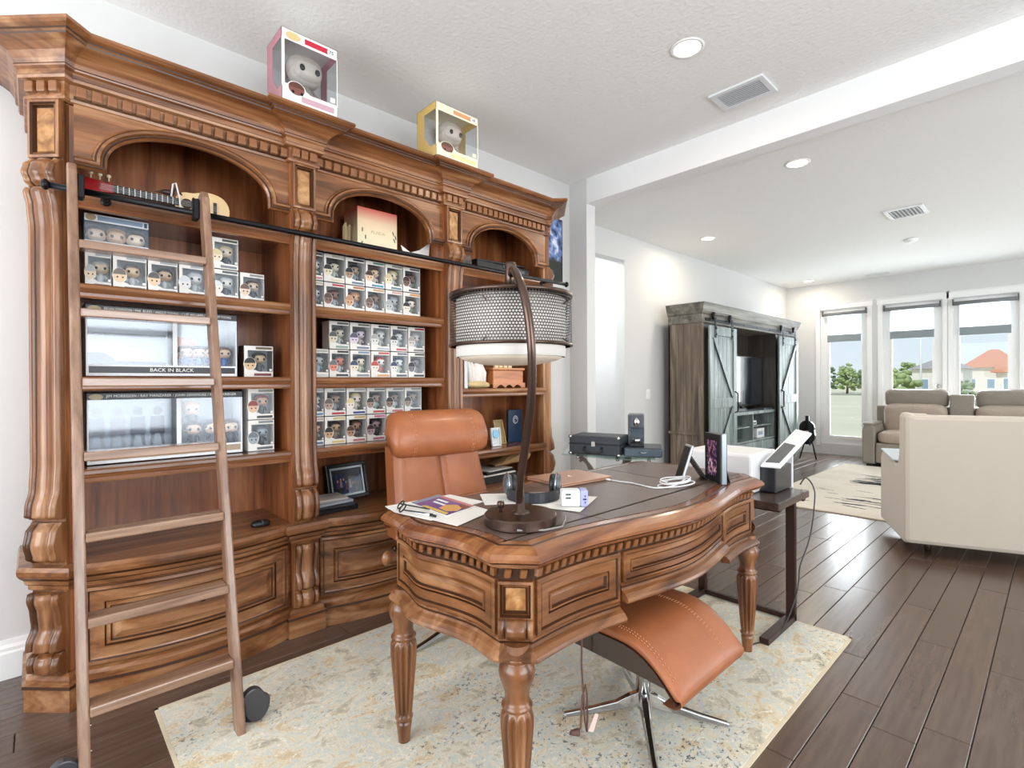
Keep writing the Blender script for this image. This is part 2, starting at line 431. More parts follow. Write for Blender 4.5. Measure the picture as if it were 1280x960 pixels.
def scloth():
    m = bpy.data.materials.new('shade_weave'); m.use_nodes = True; nt = m.node_tree; nt.nodes.clear(); N = nt.nodes.new
    o = N('ShaderNodeOutputMaterial'); a = N('ShaderNodeBsdfTransparent'); d = N('ShaderNodeBsdfTranslucent'); x = N('ShaderNodeMixShader')
    a.inputs[0].default_value = (.93, .96, 1, 1); d.inputs[0].default_value = (.8, .86, .9, 1); x.inputs[0].default_value = .45
    nt.links.new(a.outputs[0], x.inputs[1]); nt.links.new(d.outputs[0], x.inputs[2]); nt.links.new(x.outputs[0], o.inputs[0]); return m
M_scloth = scloth()
roller(0, .30, .90, 2.40, 2.02, 'grey roller shade pulled partly down over the narrow window on the left')
roller(1, 1.17, 1.83, 2.40, 2.02, 'grey roller shade over the middle glazed door with the knob')
roller(2, 2.0, 2.66, 2.40, 2.02, 'grey roller shade over the glazed door on the far right')

# ---------------------------------------------------------------- ceiling fittings
def can(x, y, z, lab, r=.085, e=9):
    t = thing('recessed_light', (x, y, z), lab, 'light')
    b = MB(); b.lathe([(r*.8, z-.001), (r*.84, z-.006), (r, z-.006), (r*1.06, z-.001)], 28, (x, y, 0)); b.build('trim_ring', M_trimw, t)
    b = MB(); b.lathe([(0, z-.004), (r*.8, z-.004), (r*.8, z-.002), (0, z-.002)], 28, (x, y, 0)); b.build('diffuser', M_glow, t)
    l = bpy.data.lights.new('can_lamp', 'AREA'); l.shape = 'DISK'; l.size = r*1.6; l.energy = e; l.color = (1, .87, .7)
    o = bpy.data.objects.new('can_lamp', l); COL.objects.link(o); o.location = (x, y, z-.012)
can(1.688, 2.585, CEIL, 'largest ceiling light, recessed in the office ceiling near the square vent')
K = (FCEIL-1.25)/(CEIL-1.25)
def fc(x, y): return (3.06+(x-3.06)*K, y*K)
can(*fc(1.58, 4.621), FCEIL, 'recessed ceiling light just beyond the white beam')
can(*fc(.035, 6.208), FCEIL, 'recessed ceiling light above the barn-door cabinet')
can(*fc(-.024, 10.192), FCEIL, 'recessed ceiling light in the far corner above the narrow window', e=7)
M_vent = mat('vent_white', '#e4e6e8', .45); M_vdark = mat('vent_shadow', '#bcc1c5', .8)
def vent(x, y, z, sx, sy, n, lab, ax='y', tilt=35):
    t = thing('ceiling_vent', (x, y, z), lab, 'vent')
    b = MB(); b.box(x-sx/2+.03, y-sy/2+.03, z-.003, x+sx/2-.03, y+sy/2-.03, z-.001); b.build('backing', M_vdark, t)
    b = MB(); f = .034
    for q in ((-sx/2, -sy/2, sx/2, -sy/2+f), (-sx/2, sy/2-f, sx/2, sy/2), (-sx/2, -sy/2+f, -sx/2+f, sy/2-f), (sx/2-f, -sy/2+f, sx/2, sy/2-f)): b.box(x+q[0], y+q[1], z-.014, x+q[2], y+q[3], z)
    b.build('vent_frame', M_vent, t, bevel=.004)
    for k in range(n):
        p = (k+.5)/n-.5
        b = MB()
        if ax == 'y': b.cbox((x, y+p*(sy-2*f), z-.013), (sx-2*f, (sy-2*f)/n*.8, .003), rot=Euler((R_(tilt), 0, 0)))
        else: b.cbox((x+p*(sx-2*f), y, z-.013), ((sx-2*f)/n*.8, sy-2*f, .003), rot=Euler((0, R_(tilt), 0)))
        b.build('louver', M_vent, t)
vent(1.71, 3.24, CEIL, .33, .25, 9, 'large square white air vent in the office ceiling next to the beam', 'y', 25)
vx, vy = fc(1.94, 6.80); vent(vx, vy, FCEIL, .31, .36, 8, 'white louvred air vent in the living room ceiling', 'x')
vx, vy = fc(.964, 10.384); vent(vx, vy, FCEIL, .3, .12, 3, 'thin grey vent on the living room ceiling above the windows', 'y')
vx, vy = fc(1.765, 8.181)
t = thing('smoke_detector', (vx, vy, FCEIL), 'round white smoke detector on the living room ceiling', 'detector')
b = MB(); b.lathe([(0, FCEIL-.04), (.04, FCEIL-.04), (.06, FCEIL-.03), (.068, FCEIL-.008), (.068, FCEIL)], 24, (vx, vy, 0)); b.build('detector_cover', M_trimw, t)
b = MB(); b.lathe([(.064, FCEIL-.006), (.075, FCEIL-.006), (.075, FCEIL), (.064, FCEIL)], 24, (vx, vy, 0)); b.build('mount_ring', M_vent, t)
# ---------------------------------------------------------------- bookcase wall
XF, XB, BACK = .475, .440, .03
BAYS = [(.115, .925), (1.05, 1.85), (1.98, 2.765)]
PILS = [(.925, 1.05), (1.85, 1.98)]
CA0, CA1 = (.352, -.012), (.452, .088)
CB0, CB1 = (.452, 2.790), (.352, 2.890)
ZC = .555
BOW = .085
def bow(y, bay, amt=BOW):
    t = (y-bay[0])/(bay[1]-bay[0]); return amt*max(0, 1-(2*t-1)**2)
def case_path(bowed):
    p = [(0, CA0[1]), CA0, CA1, (XB, CA1[1]+CA1[0]-XB)]
    for i, b in enumerate(BAYS):
        if i: p += [(XF, b[0])]
        if bowed: p += [(XB+bow(b[0]+(b[1]-b[0])*k/16, b), b[0]+(b[1]-b[0])*k/16) for k in range(17)]
        else: p += [(XB, b[0]), (XB, b[1])]
        if i < 2: p += [(XF, b[1])]
    return p+[(XB, CB0[1]-CB0[0]+XB), CB0, CB1, (0, CB1[1])]
bk = thing('bookcase', (.24, 1.45, 0), 'large carved honey-brown wooden bookcase wall with three arched bays', 'bookcase')
def carcass():
    b = MB(); b.box(.005, .005, .1, BACK, 2.87, 2.5); b.build('back_panel', M_inner, bk)
    for n, pts in (('end_panel', [(.005, CA0[1]), (CA0[0]-.012, CA0[1]), (CA1[0]-.012, CA1[1]), (.43, .115), (.005, .115)]),
                   ('end_panel', [(.005, 2.765), (.43, 2.765), (CB0[0]-.012, CB0[1]), (CB1[0]-.012, CB1[1]), (.005, CB1[1])]),
                   ('divider_panel', [(.03, .925), (.463, .925), (.463, 1.05), (.03, 1.05)]), ('divider_panel', [(.03, 1.85), (.463, 1.85), (.463, 1.98), (.03, 1.98)])):
        b = MB(); b.prism([(x, y, .02) for x, y in pts], (0, 0, 2.42)); b.build(n, M_inner, bk)
    # bottom cabinets: body, top, plinth
    P = case_path(True)
    b = MB(); sweep(b, P, [(0, 0), (.028, 0), (.028, .085), (.034, .088), (.033, .1), (.02, .104), (.022, .118), (.012, .13), (.0, .138)], [0]*3+[1]+[0]*4)
    b.build('plinth', [M_honey, M_glaze], bk)
    b = MB(); b.prism([(x, y, ZC-.03) for x, y in P], (0, 0, .03))
    sweep(b, P, [(0, .455), (.012, .462), (.014, .478), (.022, .484), (.026, .5), (.038, .512), (.045, .525), (.046, .54), (.04, ZC), (0, ZC)], [0, 0, 1, 0, 1, 0, 0, 0, 0])
    b.build('counter', [M_honey, M_glaze], bk)
    for bay in BAYS:
        n = 20
        b = MB(); ys = [bay[0]+(bay[1]-bay[0])*k/n for k in range(n+1)]
        b.grid([[(XB+bow(y, bay)-.004, y, z) for z in (.1, .5)] for y in ys]); b.build('cabinet_front', M_honey, bk)
        b = MB(); fm = lambda u, v, o, bay=bay: (XB+bow(u, bay)+o, u, v)
        rings(b, fm, bay[0]+.018, bay[1]-.018, .150, .452, [(0, -.003, 0), (0, .016, 0), (.012, .018, 0), (.018, .012, 1), (.024, .010, 0), (.062, .010, 0), (.067, .003, 1), (.073, .012, 0), (.080, .012, 0), (.086, .004, 1), (.092, .004, 0), (.112, .012, 0)], 24)
        d = b.build('drawer_front', [M_honey, M_glaze], bk)
        ym = (bay[0]+bay[1])/2
        b = MB(); b.lathe([(0, 0), (.009, 0), (.008, .012), (.014, .016), (.017, .024), (.012, .031), (0, .033)], 14, (XB+BOW+.01, ym, .335), M=Matrix(((0, 0, 1), (0, 1, 0), (-1, 0, 0))))
        b.build('drawer_knob', M_dkmetal, d)
carcass()
# shelves
def shelf(bay, z, x1=.43, th=.026, lip=True, mid=.0):
    b = MB(); b.box(BACK, bay[0], z-th, x1, bay[1], z, 1)
    if lip: sweep(b, [(x1, bay[0]), (x1, bay[1])], [(0, z-.055), (.022, z-.055), (.026, z-.048), (.026, z-.036), (.032, z-.03), (.038, z-.018), (.036, z-.006), (.03, z), (0, z)], [0, 0, 1, 0, 0, 0, 0, 0])
    b.build('shelf', [M_honey, M_innery], bk)
SH = {0: (1.645, 1.28, .915), 1: (1.645, 1.28, .915), 2: (1.60, 1.21, .80)}
for i, bay in enumerate(BAYS):
    for z in SH[i]: shelf(bay, z)
    shelf(bay, 1.995)
# arched friezes
def arch(bay):
    y0, y1 = bay; ym = (y0+y1)/2; W2 = (y1-y0)/2
    hw, zs, rise = W2-.092, 2.125, .175
    N = 28
    cur = [(ym+hw*math.cos(PI-PI*k/N), zs+rise*math.sin(PI*k/N)**.9) for k in range(N+1)]
    zt = 2.37; x0, x1 = .422, .448
    b = MB()
    lo = [(y0, zs-.02), (y0+.092-.001, zs-.02)]+cur+[(y1-.092+.001, zs-.02), (y1, zs-.02)]
    for x in (x1, x0): b.grid([[(x, y, z), (x, y, zt)] for y, z in lo], sm=False)
    b.grid([[(x0, y, z), (x1, y, z)] for y, z in lo], sm=False)
    fr = b.build('arch_panel', M_honey, bk)
    b = MB()   # moulding following impost, arch, impost
    path = [(y0, zs-.012), (y0+.078, zs-.012)]+[(ym+(hw+.014)*math.cos(PI-PI*k/N), zs+(rise+.014)*math.sin(PI*k/N)**.9) for k in range(1, N)]+[(y1-.078, zs-.012), (y1, zs-.012)]
    prof = [(-.022, 0), (-.022, .012), (-.014, .020), (-.008, .014), (-.004, .014), (.002, .024), (.012, .024), (.018, .014), (.024, .010), (.028, 0)]
    P = [Vector(p) for p in path]; rows = []
    for i, p in enumerate(P):
        ds = []
        if i: ds.append((P[i]-P[i-1]).normalized())
        if i < len(P)-1: ds.append((P[i+1]-P[i]).normalized())
        ns = [Vector((-d.y, d.x)) for d in ds]; nn = ns[0] if len(ns) == 1 else (ns[0]+ns[1])/max(.45, 1+ns[0].dot(ns[1]))
        rows.append([(x1+o, p.x+nn.x*w, p.y+nn.y*w) for w, o in prof])
    bb = len(b.v); nc = len(prof); mi = [0, 0, 1, 1, 0, 0, 1, 0, 0]
    for r in rows: b.v += r
    for i in range(len(rows)-1):
        for j in range(nc-1): b.face([bb+i*nc+j, bb+(i+1)*nc+j, bb+(i+1)*nc+j+1, bb+i*nc+j+1], mi[j], False)
    b.build('arch_moulding', [M_honey, M_glaze], fr)
for bay in BAYS: arch(bay)
# cornice with dentils
def cornice():
    P = case_path(False)
    b = MB()
    prof = [(0, 2.338), (.014, 2.342), (.016, 2.352), (.008, 2.356), (.008, 2.41), (.03, 2.414), (.034, 2.424), (.03, 2.428), (.032, 2.446), (.042, 2.452), (.044, 2.458), (.04, 2.464), (.046, 2.478), (.06, 2.5), (.085, 2.516), (.112, 2.524), (.114, 2.53), (.122, 2.533), (.123, 2.54), (.14, 2.544), (.148, 2.552), (.146, 2.565), (0, 2.568)]
    mi = [0]*22
    for k in (2, 6, 10, 15, 17): mi[k] = 1
    sweep(b, P, prof, mi)
    b.prism([(x, y, 2.50) for x, y in P], (0, 0, .06))
    b.build('cornice', [M_honey, M_glaze], bk)
    proto = None
    def dentil(x, y, a):
        nonlocal proto
        if proto is None:
            q = MB(); q.box(-.002, -.0165, -.021, .019, .0165, .021); proto = q.build('dentil', M_honey, bk, bevel=.004, world=False); o = proto
        else:
            o = proto.copy(); COL.objects.link(o); o.parent = bk
        o.location = (x-.24, y-1.45, 2.385); o.rotation_euler = (0, 0, a)
    for bay in BAYS:
        for k in range(17): dentil(XB+.008, bay[0]+(bay[1]-bay[0])*(k+.5)/17, 0)
    for p in PILS:
        for k in range(3): dentil(XF+.008, p[0]+(p[1]-p[0])*(k+.5)/3, 0)
    for (a, c, an) in ((CA0, CA1, -PI/4), (CB0, CB1, PI/4)):
        for k in range(3):
            t = (k+.5)/3; dentil(a[0]+(c[0]-a[0])*t+.008*.707, a[1]+(c[1]-a[1])*t+.008*math.sin(an), an)
cornice()
# pilasters
def pilaster(org, t, n, w):
    o = Vector(org); t = Vector(t); n = Vector(n); h = w/2
    def fm(u, z, out): return (o.x+t.x*u+n.x*out, o.y+t.y*u+n.y*out, z)
    b = MB()
    b.prism([fm(-h, .12, -.03), fm(h, .12, -.03), fm(h, .12, 0), fm(-h, .12, 0)], (0, 0, 2.24))
    pl = b.build('pilaster', M_honeyz, bk)
    b = MB()
    rings(b, fm, -h+.004, h-.004, 2.118, 2.338, [(0, -.002, 0), (0, .016, 0), (.010, .018, 0), (.015, .010, 1), (.019, .014, 0), (.022, .002, 1)], 2)
    b.build('pilaster_block', [M_honeyz, M_glaze], pl)
    b = MB(); rings(b, fm, -h+.027, h-.027, 2.142, 2.314, [(0, 0, 0), (.004, .004, 0)], 2); b.build('burl_inset', M_burl, pl)
    us = [-1, -.97, -.9, -.8, -.7, -.62, -.58, -.54, -.5, -.46, -.36, -.22, -.08, .08, .22, .36, .46, .5, .54, .58, .62, .7, .8, .9, .97, 1]
    def rel(u):
        a = abs(u)
        if a < .46: return .010+.008*math.cos(a/.46*PI/2)
        if a < .58: return .001
        if a < .97: return .004+.010*math.sin((a-.58)/.39*PI)
        return 0
    gl = [1 if (.5 <= abs((us[i]+us[i+1])/2) <= .58 or abs((us[i]+us[i+1])/2) > .97) else 0 for i in range(len(us)-1)]
    def piece(name, pts, k=1.0):
        """pts [(z, out)]"""
        b = MB()
        zz = []
        for i in range(len(pts)-1):
            m = 5
            for q in range(m):
                s = q/m; zz.append((pts[i][0]+(pts[i+1][0]-pts[i][0])*s, pts[i][1]+(pts[i+1][1]-pts[i][1])*(3*s*s-2*s**3)))
        zz.append(pts[-1])
        b.grid([[fm(u*h*.93, z, ou+rel(u)*k if ou > .001 else 0) for z, ou in zz] for u in us], gl)
        for e in (0, -1): b.poly([fm(u*h*.93, zz[e][0], zz[e][1]+rel(u)*k) for u in us]+[fm(h*.93, zz[e][0], -.004), fm(-h*.93, zz[e][0], -.004)])
        for sgn in (-1, 1): b.grid([[fm(sgn*h*.93, z, -.004) for z, ou in zz], [fm(sgn*h*.93, z, ou+.0) for z, ou in zz]], 0, sm=False)
        b.build(name, [M_honeyz, M_glaze], pl)
    piece('capital_scroll', [(2.006, .012), (2.02, .03), (2.05, .042), (2.08, .034), (2.112, .006)])
    piece('shaft', [(.735, .018), (.75, .040), (.78, .038), (.85, .020), (.95, .014), (1.84, .014), (1.93, .022), (1.98, .034), (1.996, .026)])
    piece('base_scroll', [(.566, .010), (.59, .036), (.64, .046), (.69, .036), (.722, .012)])
    piece('corbel', [(.232, .020), (.24, .040), (.265, .038), (.32, .016), (.38, .022), (.43, .034), (.452, .030)])
    piece('corbel_scroll', [(.142, .012), (.16, .034), (.185, .038), (.21, .030), (.224, .010)])
for p in PILS: pilaster((XF, (p[0]+p[1])/2), (0, 1), (1, 0), p[1]-p[0]-.006)
s2 = math.sqrt(.5)
pilaster(((CA0[0]+CA1[0])/2, (CA0[1]+CA1[1])/2), (s2, s2), (s2, -s2), .130)
pilaster(((CB0[0]+CB1[0])/2, (CB0[1]+CB1[1])/2), (-s2, s2), (s2, s2), .130)
# corner stiles beside the canted ends
for y in (.101, 2.757):
    b = MB(); b.box(.36, y, .555, .446, y+.02, 2.33); b.build('corner_stile', M_honeyz, bk)
# ladder rail
b = MB(); b.tube([(.55, .03, 1.976), (.55, 2.90, 1.976)], .0125, 12); rail = b.build('ladder_rail', M_black, bk)
for y in (.03, 2.90):
    b = MB(); b.ell((.55, y, 1.976), (.02, .014, .02), 12, 8); b.build('rail_finial', M_black, rail)
for y in (.21, .9875, 1.915, 2.72):
    b = MB(); x0 = XF if abs(y-.9875) < .1 or abs(y-1.915) < .1 else .462
    b.tube([(x0-.02, y, 1.976), (.55, y, 1.976)], .008, 8); b.lathe([(0, 0), (.018, 0), (.018, .006), (0, .008)], 12, (x0+.002, y, 1.976), M=Matrix(((0, 0, 1), (0, 1, 0), (-1, 0, 0))))
    b.build('rail_bracket', M_black, rail)

# ---------------------------------------------------------------- rolling ladder
def ladder():
    t = thing('library_ladder', (.85, .315, 0), 'brown wooden library ladder leaning on the black bookcase rail', 'ladder')
    s = .2372
    X = lambda z: 1.07-s*z
    for y in (.102, .527):
        b = MB(); d = .036
        b.prism([(X(0)-d, y-.0145, 0.004), (X(0)+d*.6, y-.0145, 0.004), (X(2.05)+d, y-.0145, 2.03), (X(2.05)+d*.3, y-.0145, 2.062), (X(2.05)-d, y-.0145, 2.05)], (0, .029, 0))
        st = b.build('stile', M_ladder, t, bevel=.006)
        for z in (.20, .13): 
            b = MB(); b.lathe([(0, 0), (.006, 0), (.004, .004), (0, .005)], 10, (X(z), y+.0145, z), M=Matrix(((1, 0, 0), (0, 0, 1), (0, -1, 0)))); b.build('bolt_head', M_chrome, st)
        sg = 1 if y > .3 else -1
        b = MB(); yy = y+sg*.0145
        cy = yy+sg*.034
        pts = [(X(0)-.045, cy+sg*(.044*math.cos(a)+(.014 if math.sin(a) < .35 else 0)), max(.0125, .074+.062*math.sin(a))) for a in [PI*2*k/28 for k in range(28)]]
        b.prism(pts, (.03, 0, 0)); b.build('wheel_cover', mat('wheel_cover_grey', '#4b4b50', .35, .4), t, bevel=.004)
        b = MB(); b.lathe([(0, -.009), (.045, -.009), (.048, 0), (.045, .009), (0, .009)], 20, (X(0)-.03, cy, .0605), M=Matrix.Rotation(R_(90), 3, 'Y')); b.build('wheel', M_blackp, t)
        b = MB(); b.cbox((.562, y+sg*-.026, 1.985), (.05, .022, .085), rot=Euler((0, 0, 0))); b.lathe([(0, -.01), (.028, -.01), (.022, 0), (.028, .01), (0, .01)], 16, (.555, y-sg*.026, 2.012), M=Matrix.Rotation(R_(90), 3, 'X')); b.build('rail_hook', M_black, t, bevel=.004)
    for z in (1.75, 1.50, 1.257, 1.01, .754, .498, .248):
        b = MB(); b.cbox((X(z), .3145, z), (.075, .397, .03)); b.build('rung', M_ladr, t, bevel=.004)
ladder()
# ---------------------------------------------------------------- boxed figures
def flat(h): return mat('card_'+h.strip('#'), h, .45, coat=.15)
def pale(h, k):
    h = h.lstrip('#'); return '#'+''.join('%02x' % int(int(h[i:i+2], 16)*(1-k)+235*k) for i in (0, 2, 4))
def disc(b, x, y, z, ry, rz, mi, th=.0006, a0=0, a1=2*PI, n=18):
    pts = [(x, y+ry*math.cos(a0+(a1-a0)*k/n), z+rz*math.sin(a0+(a1-a0)*k/n)) for k in range(n+(0 if a1-a0 > 6.2 else 1))]
    b.prism(pts, (th, 0, 0), mi)
def vinyl(b, x, y, z, s, hm, sm, bm, em):
    """big-headed generic figure standing on z, height s; material slots hair, skin, body, eyes"""
    b.ell((x, y, z+s*.66), (s*.24, s*.30, s*.26), 14, 8, sm, .8)
    b.ell((x-.02*s, y, z+s*.73), (s*.25, s*.325, s*.235), 14, 8, hm, .8)
    b.ell((x+.06*s, y, z+s*.64), (s*.225, s*.27, s*.2), 14, 8, sm, .75)
    for q in (-1, 1): b.ell((x+.27*s, y+q*.14*s, z+.62*s), (s*.03, s*.05, s*.06), 8, 6, em)
    b.lathe([(0, 0), (s*.13, 0), (s*.12, s*.12), (s*.15, s*.3), (s*.07, s*.42), (0, s*.44)], 10, (x, y, z), bm)
    for q in (-1, 1): b.tube([(x, y+q*.12*s, z+.36*s), (x+.03*s, y+q*.2*s, z+.26*s), (x+.08*s, y+q*.2*s, z+.18*s)], [.05*s, .05*s, .045*s], 6, bm)
M_eye = mat('eye_black', '#101010', .25)
def fbox(x, y, z, w, h, d, label, group=None, hair='#2a1d16', skin='#e2c2a2', inner='#6d6f72', bar='#33363a', foot='#3d5a78', body='#50545c', card='#ece9e4', left='#ece9e4', big=False, band=None, num=None, name='figure_box', rz=0, col=None):
    t = thing(name, (x, y, z), label, 'figure box', group)
    if rz: t.rotation_euler = (0, 0, rz)
    ms = [flat(card), flat(pale(inner, .38)), flat(bar), flat(skin), flat(hair), flat(foot), flat(left), M_eye]
    if band: ms.append(flat(band))
    bi = 8 if band else 0
    e = .0018; b = MB()
    b.box(-d, 0, 0, -d+e, w, h, 1); b.box(-d, 0, 0, 0, w, e, 0); b.box(-d, 0, h-e, 0, w, h, 0)
    if big:
        b.box(-d, 0, 0, -d*.62, e, h, 6); b.box(-d*.62, 0, h*.86, 0, e, h, 6); b.box(-d*.62, 0, 0, 0, e, h*.2, 6); b.prism([(-d*.62, 0, h*.2), (-.3*d, 0, h*.2), (-d*.62, 0, h*.42)], (0, e, 0), 6)
        b.box(-d, w-e, 0, -d*.62, w, h, 6); b.box(-d*.62, w-e, h*.86, 0, w, h, 6); b.box(-d*.62, w-e, 0, 0, w, h*.16, 6)
    else:
        b.box(-d, 0, 0, 0, e, h, 6); b.box(-d, w-e, 0, 0, w, h, 6)
    lc = .13 if not big else .05
    b.box(-e, 0, h*.85, 0, w, h, bi); b.box(-e, 0, 0, 0, w, h*.18, 0); b.box(-e, 0, h*.18, 0, w*lc, h*.85, 0); b.box(-e, w*(.97 if not big else .985), h*.18, 0, w, h*.85, 0)
    b.prism([(-e, w*lc, h*.18), (-e, w*.5, h*.18), (-e, w*.4, h*.22), (-e, w*lc, h*(.3 if not big else .24))], (e, 0, 0), 0)
    b.build('carton', ms, t, world=False)
    if big: ms[3] = flat('#7d4a40'); ms[4] = flat('#5d342c')
    p = MB(); q = .0004
    p.box(q, w*.40, h*.885, q*2, w*.95, h*.96, 2); p.box(q, w*.04, h*.88, q*2, w*.33, h*.965, 0)
    p.box(q, w*.34, h*.045, q*2, w*.93, h*.125, 5); p.box(q, w*.86, h*.2, q*2, w*.95, h*.27, 0)
    py, pz, ry, rz2 = (.2, .42, .19, .19) if not big else (.25, .20, .14, .085)
    disc(p, q*.5, w*py, h*pz, w*(ry+.025), h*(rz2+.02), 0)
    disc(p, q*2, w*py, h*pz, w*ry, h*rz2, 3); disc(p, q*3.5, w*py, h*(pz+.01), w*ry, h*rz2, 4, a0=.1, a1=PI-.1)
    disc(p, q*5, w*(py-.06), h*(pz-.05), w*.025, h*.024, 7, n=8); disc(p, q*5, w*(py+.09), h*(pz-.05), w*.025, h*.024, 7, n=8)
    pr = p.build('printed_art', ms, t, world=False); pr['kind'] = 'stuff'
    f = MB(); s = h*.66
    vinyl(f, -d*.45, w*(.6 if not big else .52), h*.17 if not big else h*.1, min(s, w*1.15) if not big else h*.78, 4, 3, 8, 7)
    if big: ms[3] = flat(skin); ms[4] = flat(hair)
    f.build('vinyl_figure', ms[:8]+[flat(body)], t, world=False)
    g = MB(); g.box(-.0015, w*lc*.9, h*.17, -.0009, w*.98, h*.86)
    if big: g.box(-d*.63, .0006, h*.18, -.001, .0012, h*.87); g.box(-d*.63, w-.0012, h*.15, -.001, w-.0006, h*.87)
    g.build('film_window', M_fig_pane, t, world=False)
    if num:
        c = MB(); disc(c, q*3, w*.88, h*.92, w*.075, h*.055, 0); o = c.build('number_disc', [flat('#f2f0ee')], pr, world=False)
        ORG[pr.name] = Vector()
        text(num, 'number', h*.07, face_x(.0026, w*.88, h*.92), M_eye, pr)
    return t
ORD = ['first', 'second', 'third', 'fourth', 'fifth', 'sixth']
def row(n, ys, z, h, x, spec, rowname, stack, group):
    for i in range(len(ys)-1):
        if spec[i] is None: continue
        k = dict(spec[i]); hn = k.pop('hn')
        o = ORD[i+n]
        fbox(x, ys[i]+.0008, z, ys[i+1]-ys[i]-.0016, h-.0015, .09, 'boxed figure, %s hair, %s from left, %s row, %s' % (hn, o, rowname, stack), group, **k)
def sp(hn, hair, skin, inner, bar='#34373a', foot='#4a6076', body='#565a60'): return dict(hn=hn, hair=hair, skin=skin, inner=inner, bar=bar, foot=foot, body=body)
YA = [1.052, 1.139, 1.261, 1.381, 1.507, 1.626, 1.751]; GR = 'boxed figures in the centre bay'; XS = .352
TA, TB, TC = "centre bay's top stack", "centre bay's middle stack", "centre bay's lowest stack"
row(0, YA, 1.8005, .1545, XS, [sp('grey', '#8d8f92', '#cfd2d2', '#4a4038', '#4b4d50', '#c98c98', '#d9dadb'), sp('jet black', '#1c1a18', '#e8dcc0', '#1f1b1a', '#b9b6a6', '#e0d8c0', '#c8d0c4'), sp('black', '#181412', '#a98e78', '#26282a', '#2c2e30', '#6f8497', '#9ba3ab'), sp('brown', '#4a2c1e', '#e6c4a2', '#4a2f26', '#5c8a76', '#5a97b5', '#e0d8cc'), sp('blond', '#d9c79a', '#ecdcb8', '#3a3328', '#8c8a80', '#6c8794', '#dadcd8'), sp('dark brown', '#3a241e', '#7a5548', '#2a2524', '#5a5c60', '#4b4f58', '#a8a4a4')], 'upper', TA, GR)
row(0, YA, 1.6455, .1545, XS, [sp('slate', '#7f858c', '#c4c9cc', '#8e969c', '#a9b097', '#d8d4cc', '#b0b6ba'), sp('maroon', '#5a4038', '#8b6a5e', '#8a8f96', '#c04a58', '#e0dcd6', '#b9bec4'), sp('tan', '#b98d70', '#d2a482', '#7d8288', '#b8794a', '#e0dcd6', '#aab0b6'), sp('dark taupe', '#6a5850', '#8b7468', '#868c92', '#c7a070', '#e0dcd6', '#b4b9be'), sp('silver', '#a3a9ad', '#b9bec0', '#9aa1a6', '#d8a0a0', '#e8e6e2', '#c4c9cc'), sp('raven black', '#231f1e', '#efe4d4', '#8b8078', '#d4905a', '#e8e6e2', '#8a9a80')], 'lower', TA, GR)
YB = [1.052, 1.167, 1.286, 1.413, 1.540, 1.660, 1.783]
row(0, YB, 1.4365, .156, XS, [None, sp('dark olive', '#55584e', '#e6d9c4', '#7a8176', '#5c625a', '#8aa39c', '#d0d4c8'), sp('plum', '#5a5468', '#ddcede', '#4c4a4c', '#6a7060', '#7a7f98', '#d0bcb8'), sp('pale grey', '#b3b5b4', '#e2e2dc', '#b3bab8', '#3e4246', '#b9c0c8', '#d8dcda'), sp('charcoal', '#34383c', '#e2e0de', '#6a7070', '#3a3a3c', '#b86a70', '#cfd4d4'), sp('ash grey', '#a8a4a0', '#d8cfc8', '#9aa0a2', '#9c2f3a', '#77797e', '#b4babc')], 'upper', TB, GR)
row(0, YB, 1.2805, .156, XS, [sp('smoke grey', '#5c6266', '#b9bec2', '#7c868c', '#a9a9a4', '#d0d0cc', '#9fb0bc'), sp('slate', '#6a6e72', '#e08a7a', '#8a9096', '#2c2d30', '#46484e', '#c8cac6'), sp('navy', '#3a4668', '#ece0cc', '#9aa89a', '#7a90a8', '#8a929c', '#cfd6b8'), sp('red', '#c0504a', '#f0e6de', '#c8d4d4', '#c05a5a', '#dca87a', '#d88a80'), sp('indigo', '#3f4870', '#e8e4e0', '#8a9490', '#707880', '#5a6270', '#d0d8c8'), sp('black', '#26262a', '#77747a', '#7d8280', '#46484c', '#3c3e44', '#8e8a86')], 'lower', TB, GR)
YC = [1.052, 1.139, 1.263, 1.385, 1.508, 1.632, 1.757]
row(0, YC, 1.0705, .1545, XS, [sp('teal', '#4a6468', '#c4ccc8', '#55666a', '#b0b4b4', '#5a82b0', '#dfe2e0'), sp('brown', '#6f625c', '#b39c8c', '#596468', '#8c9090', '#b0474f', '#a7a9ac'), sp('golden', '#e2cf9c', '#f4e6d6', '#5a4c40', '#aaaaaa', '#46568a', '#d9d4c4'), sp('dark', '#3c3836', '#a58a7c', '#6a7676', '#8c9090', '#c0585e', '#aebcbc'), sp('black', '#2a2624', '#8c7466', '#7a8a8a', '#8c9090', '#c07a80', '#d0dcdc'), sp('dark grey', '#4a4c4c', '#a08c7c', '#5a6a70', '#8c9090', '#4a5060', '#8a98a0')], 'upper', TC, GR)
row(0, YC, .9155, .1545, XS, [sp('brown', '#5a4438', '#c4a594', '#6a5c54', '#b9a8a0', '#5a6a8a', '#c0b4b0'), sp('black', '#26221e', '#c4a07e', '#5c5450', '#c8b880', '#d8c080', '#8e8474'), sp('chestnut', '#5a4036', '#b48c74', '#4c4442', '#c0a070', '#c07a80', '#7e7470'), sp('dark mauve', '#4c3c44', '#b496a0', '#3c4242', '#c06a90', '#b8708a', '#4a5252'), sp('brown', '#4a382e', '#b09080', '#55504e', '#c0a0a0', '#b08080', '#6e6a68'), sp('black', '#26221e', '#a08474', '#50545a', '#c0a0a0', '#b08080', '#6e7074')], 'lower', TC, GR)
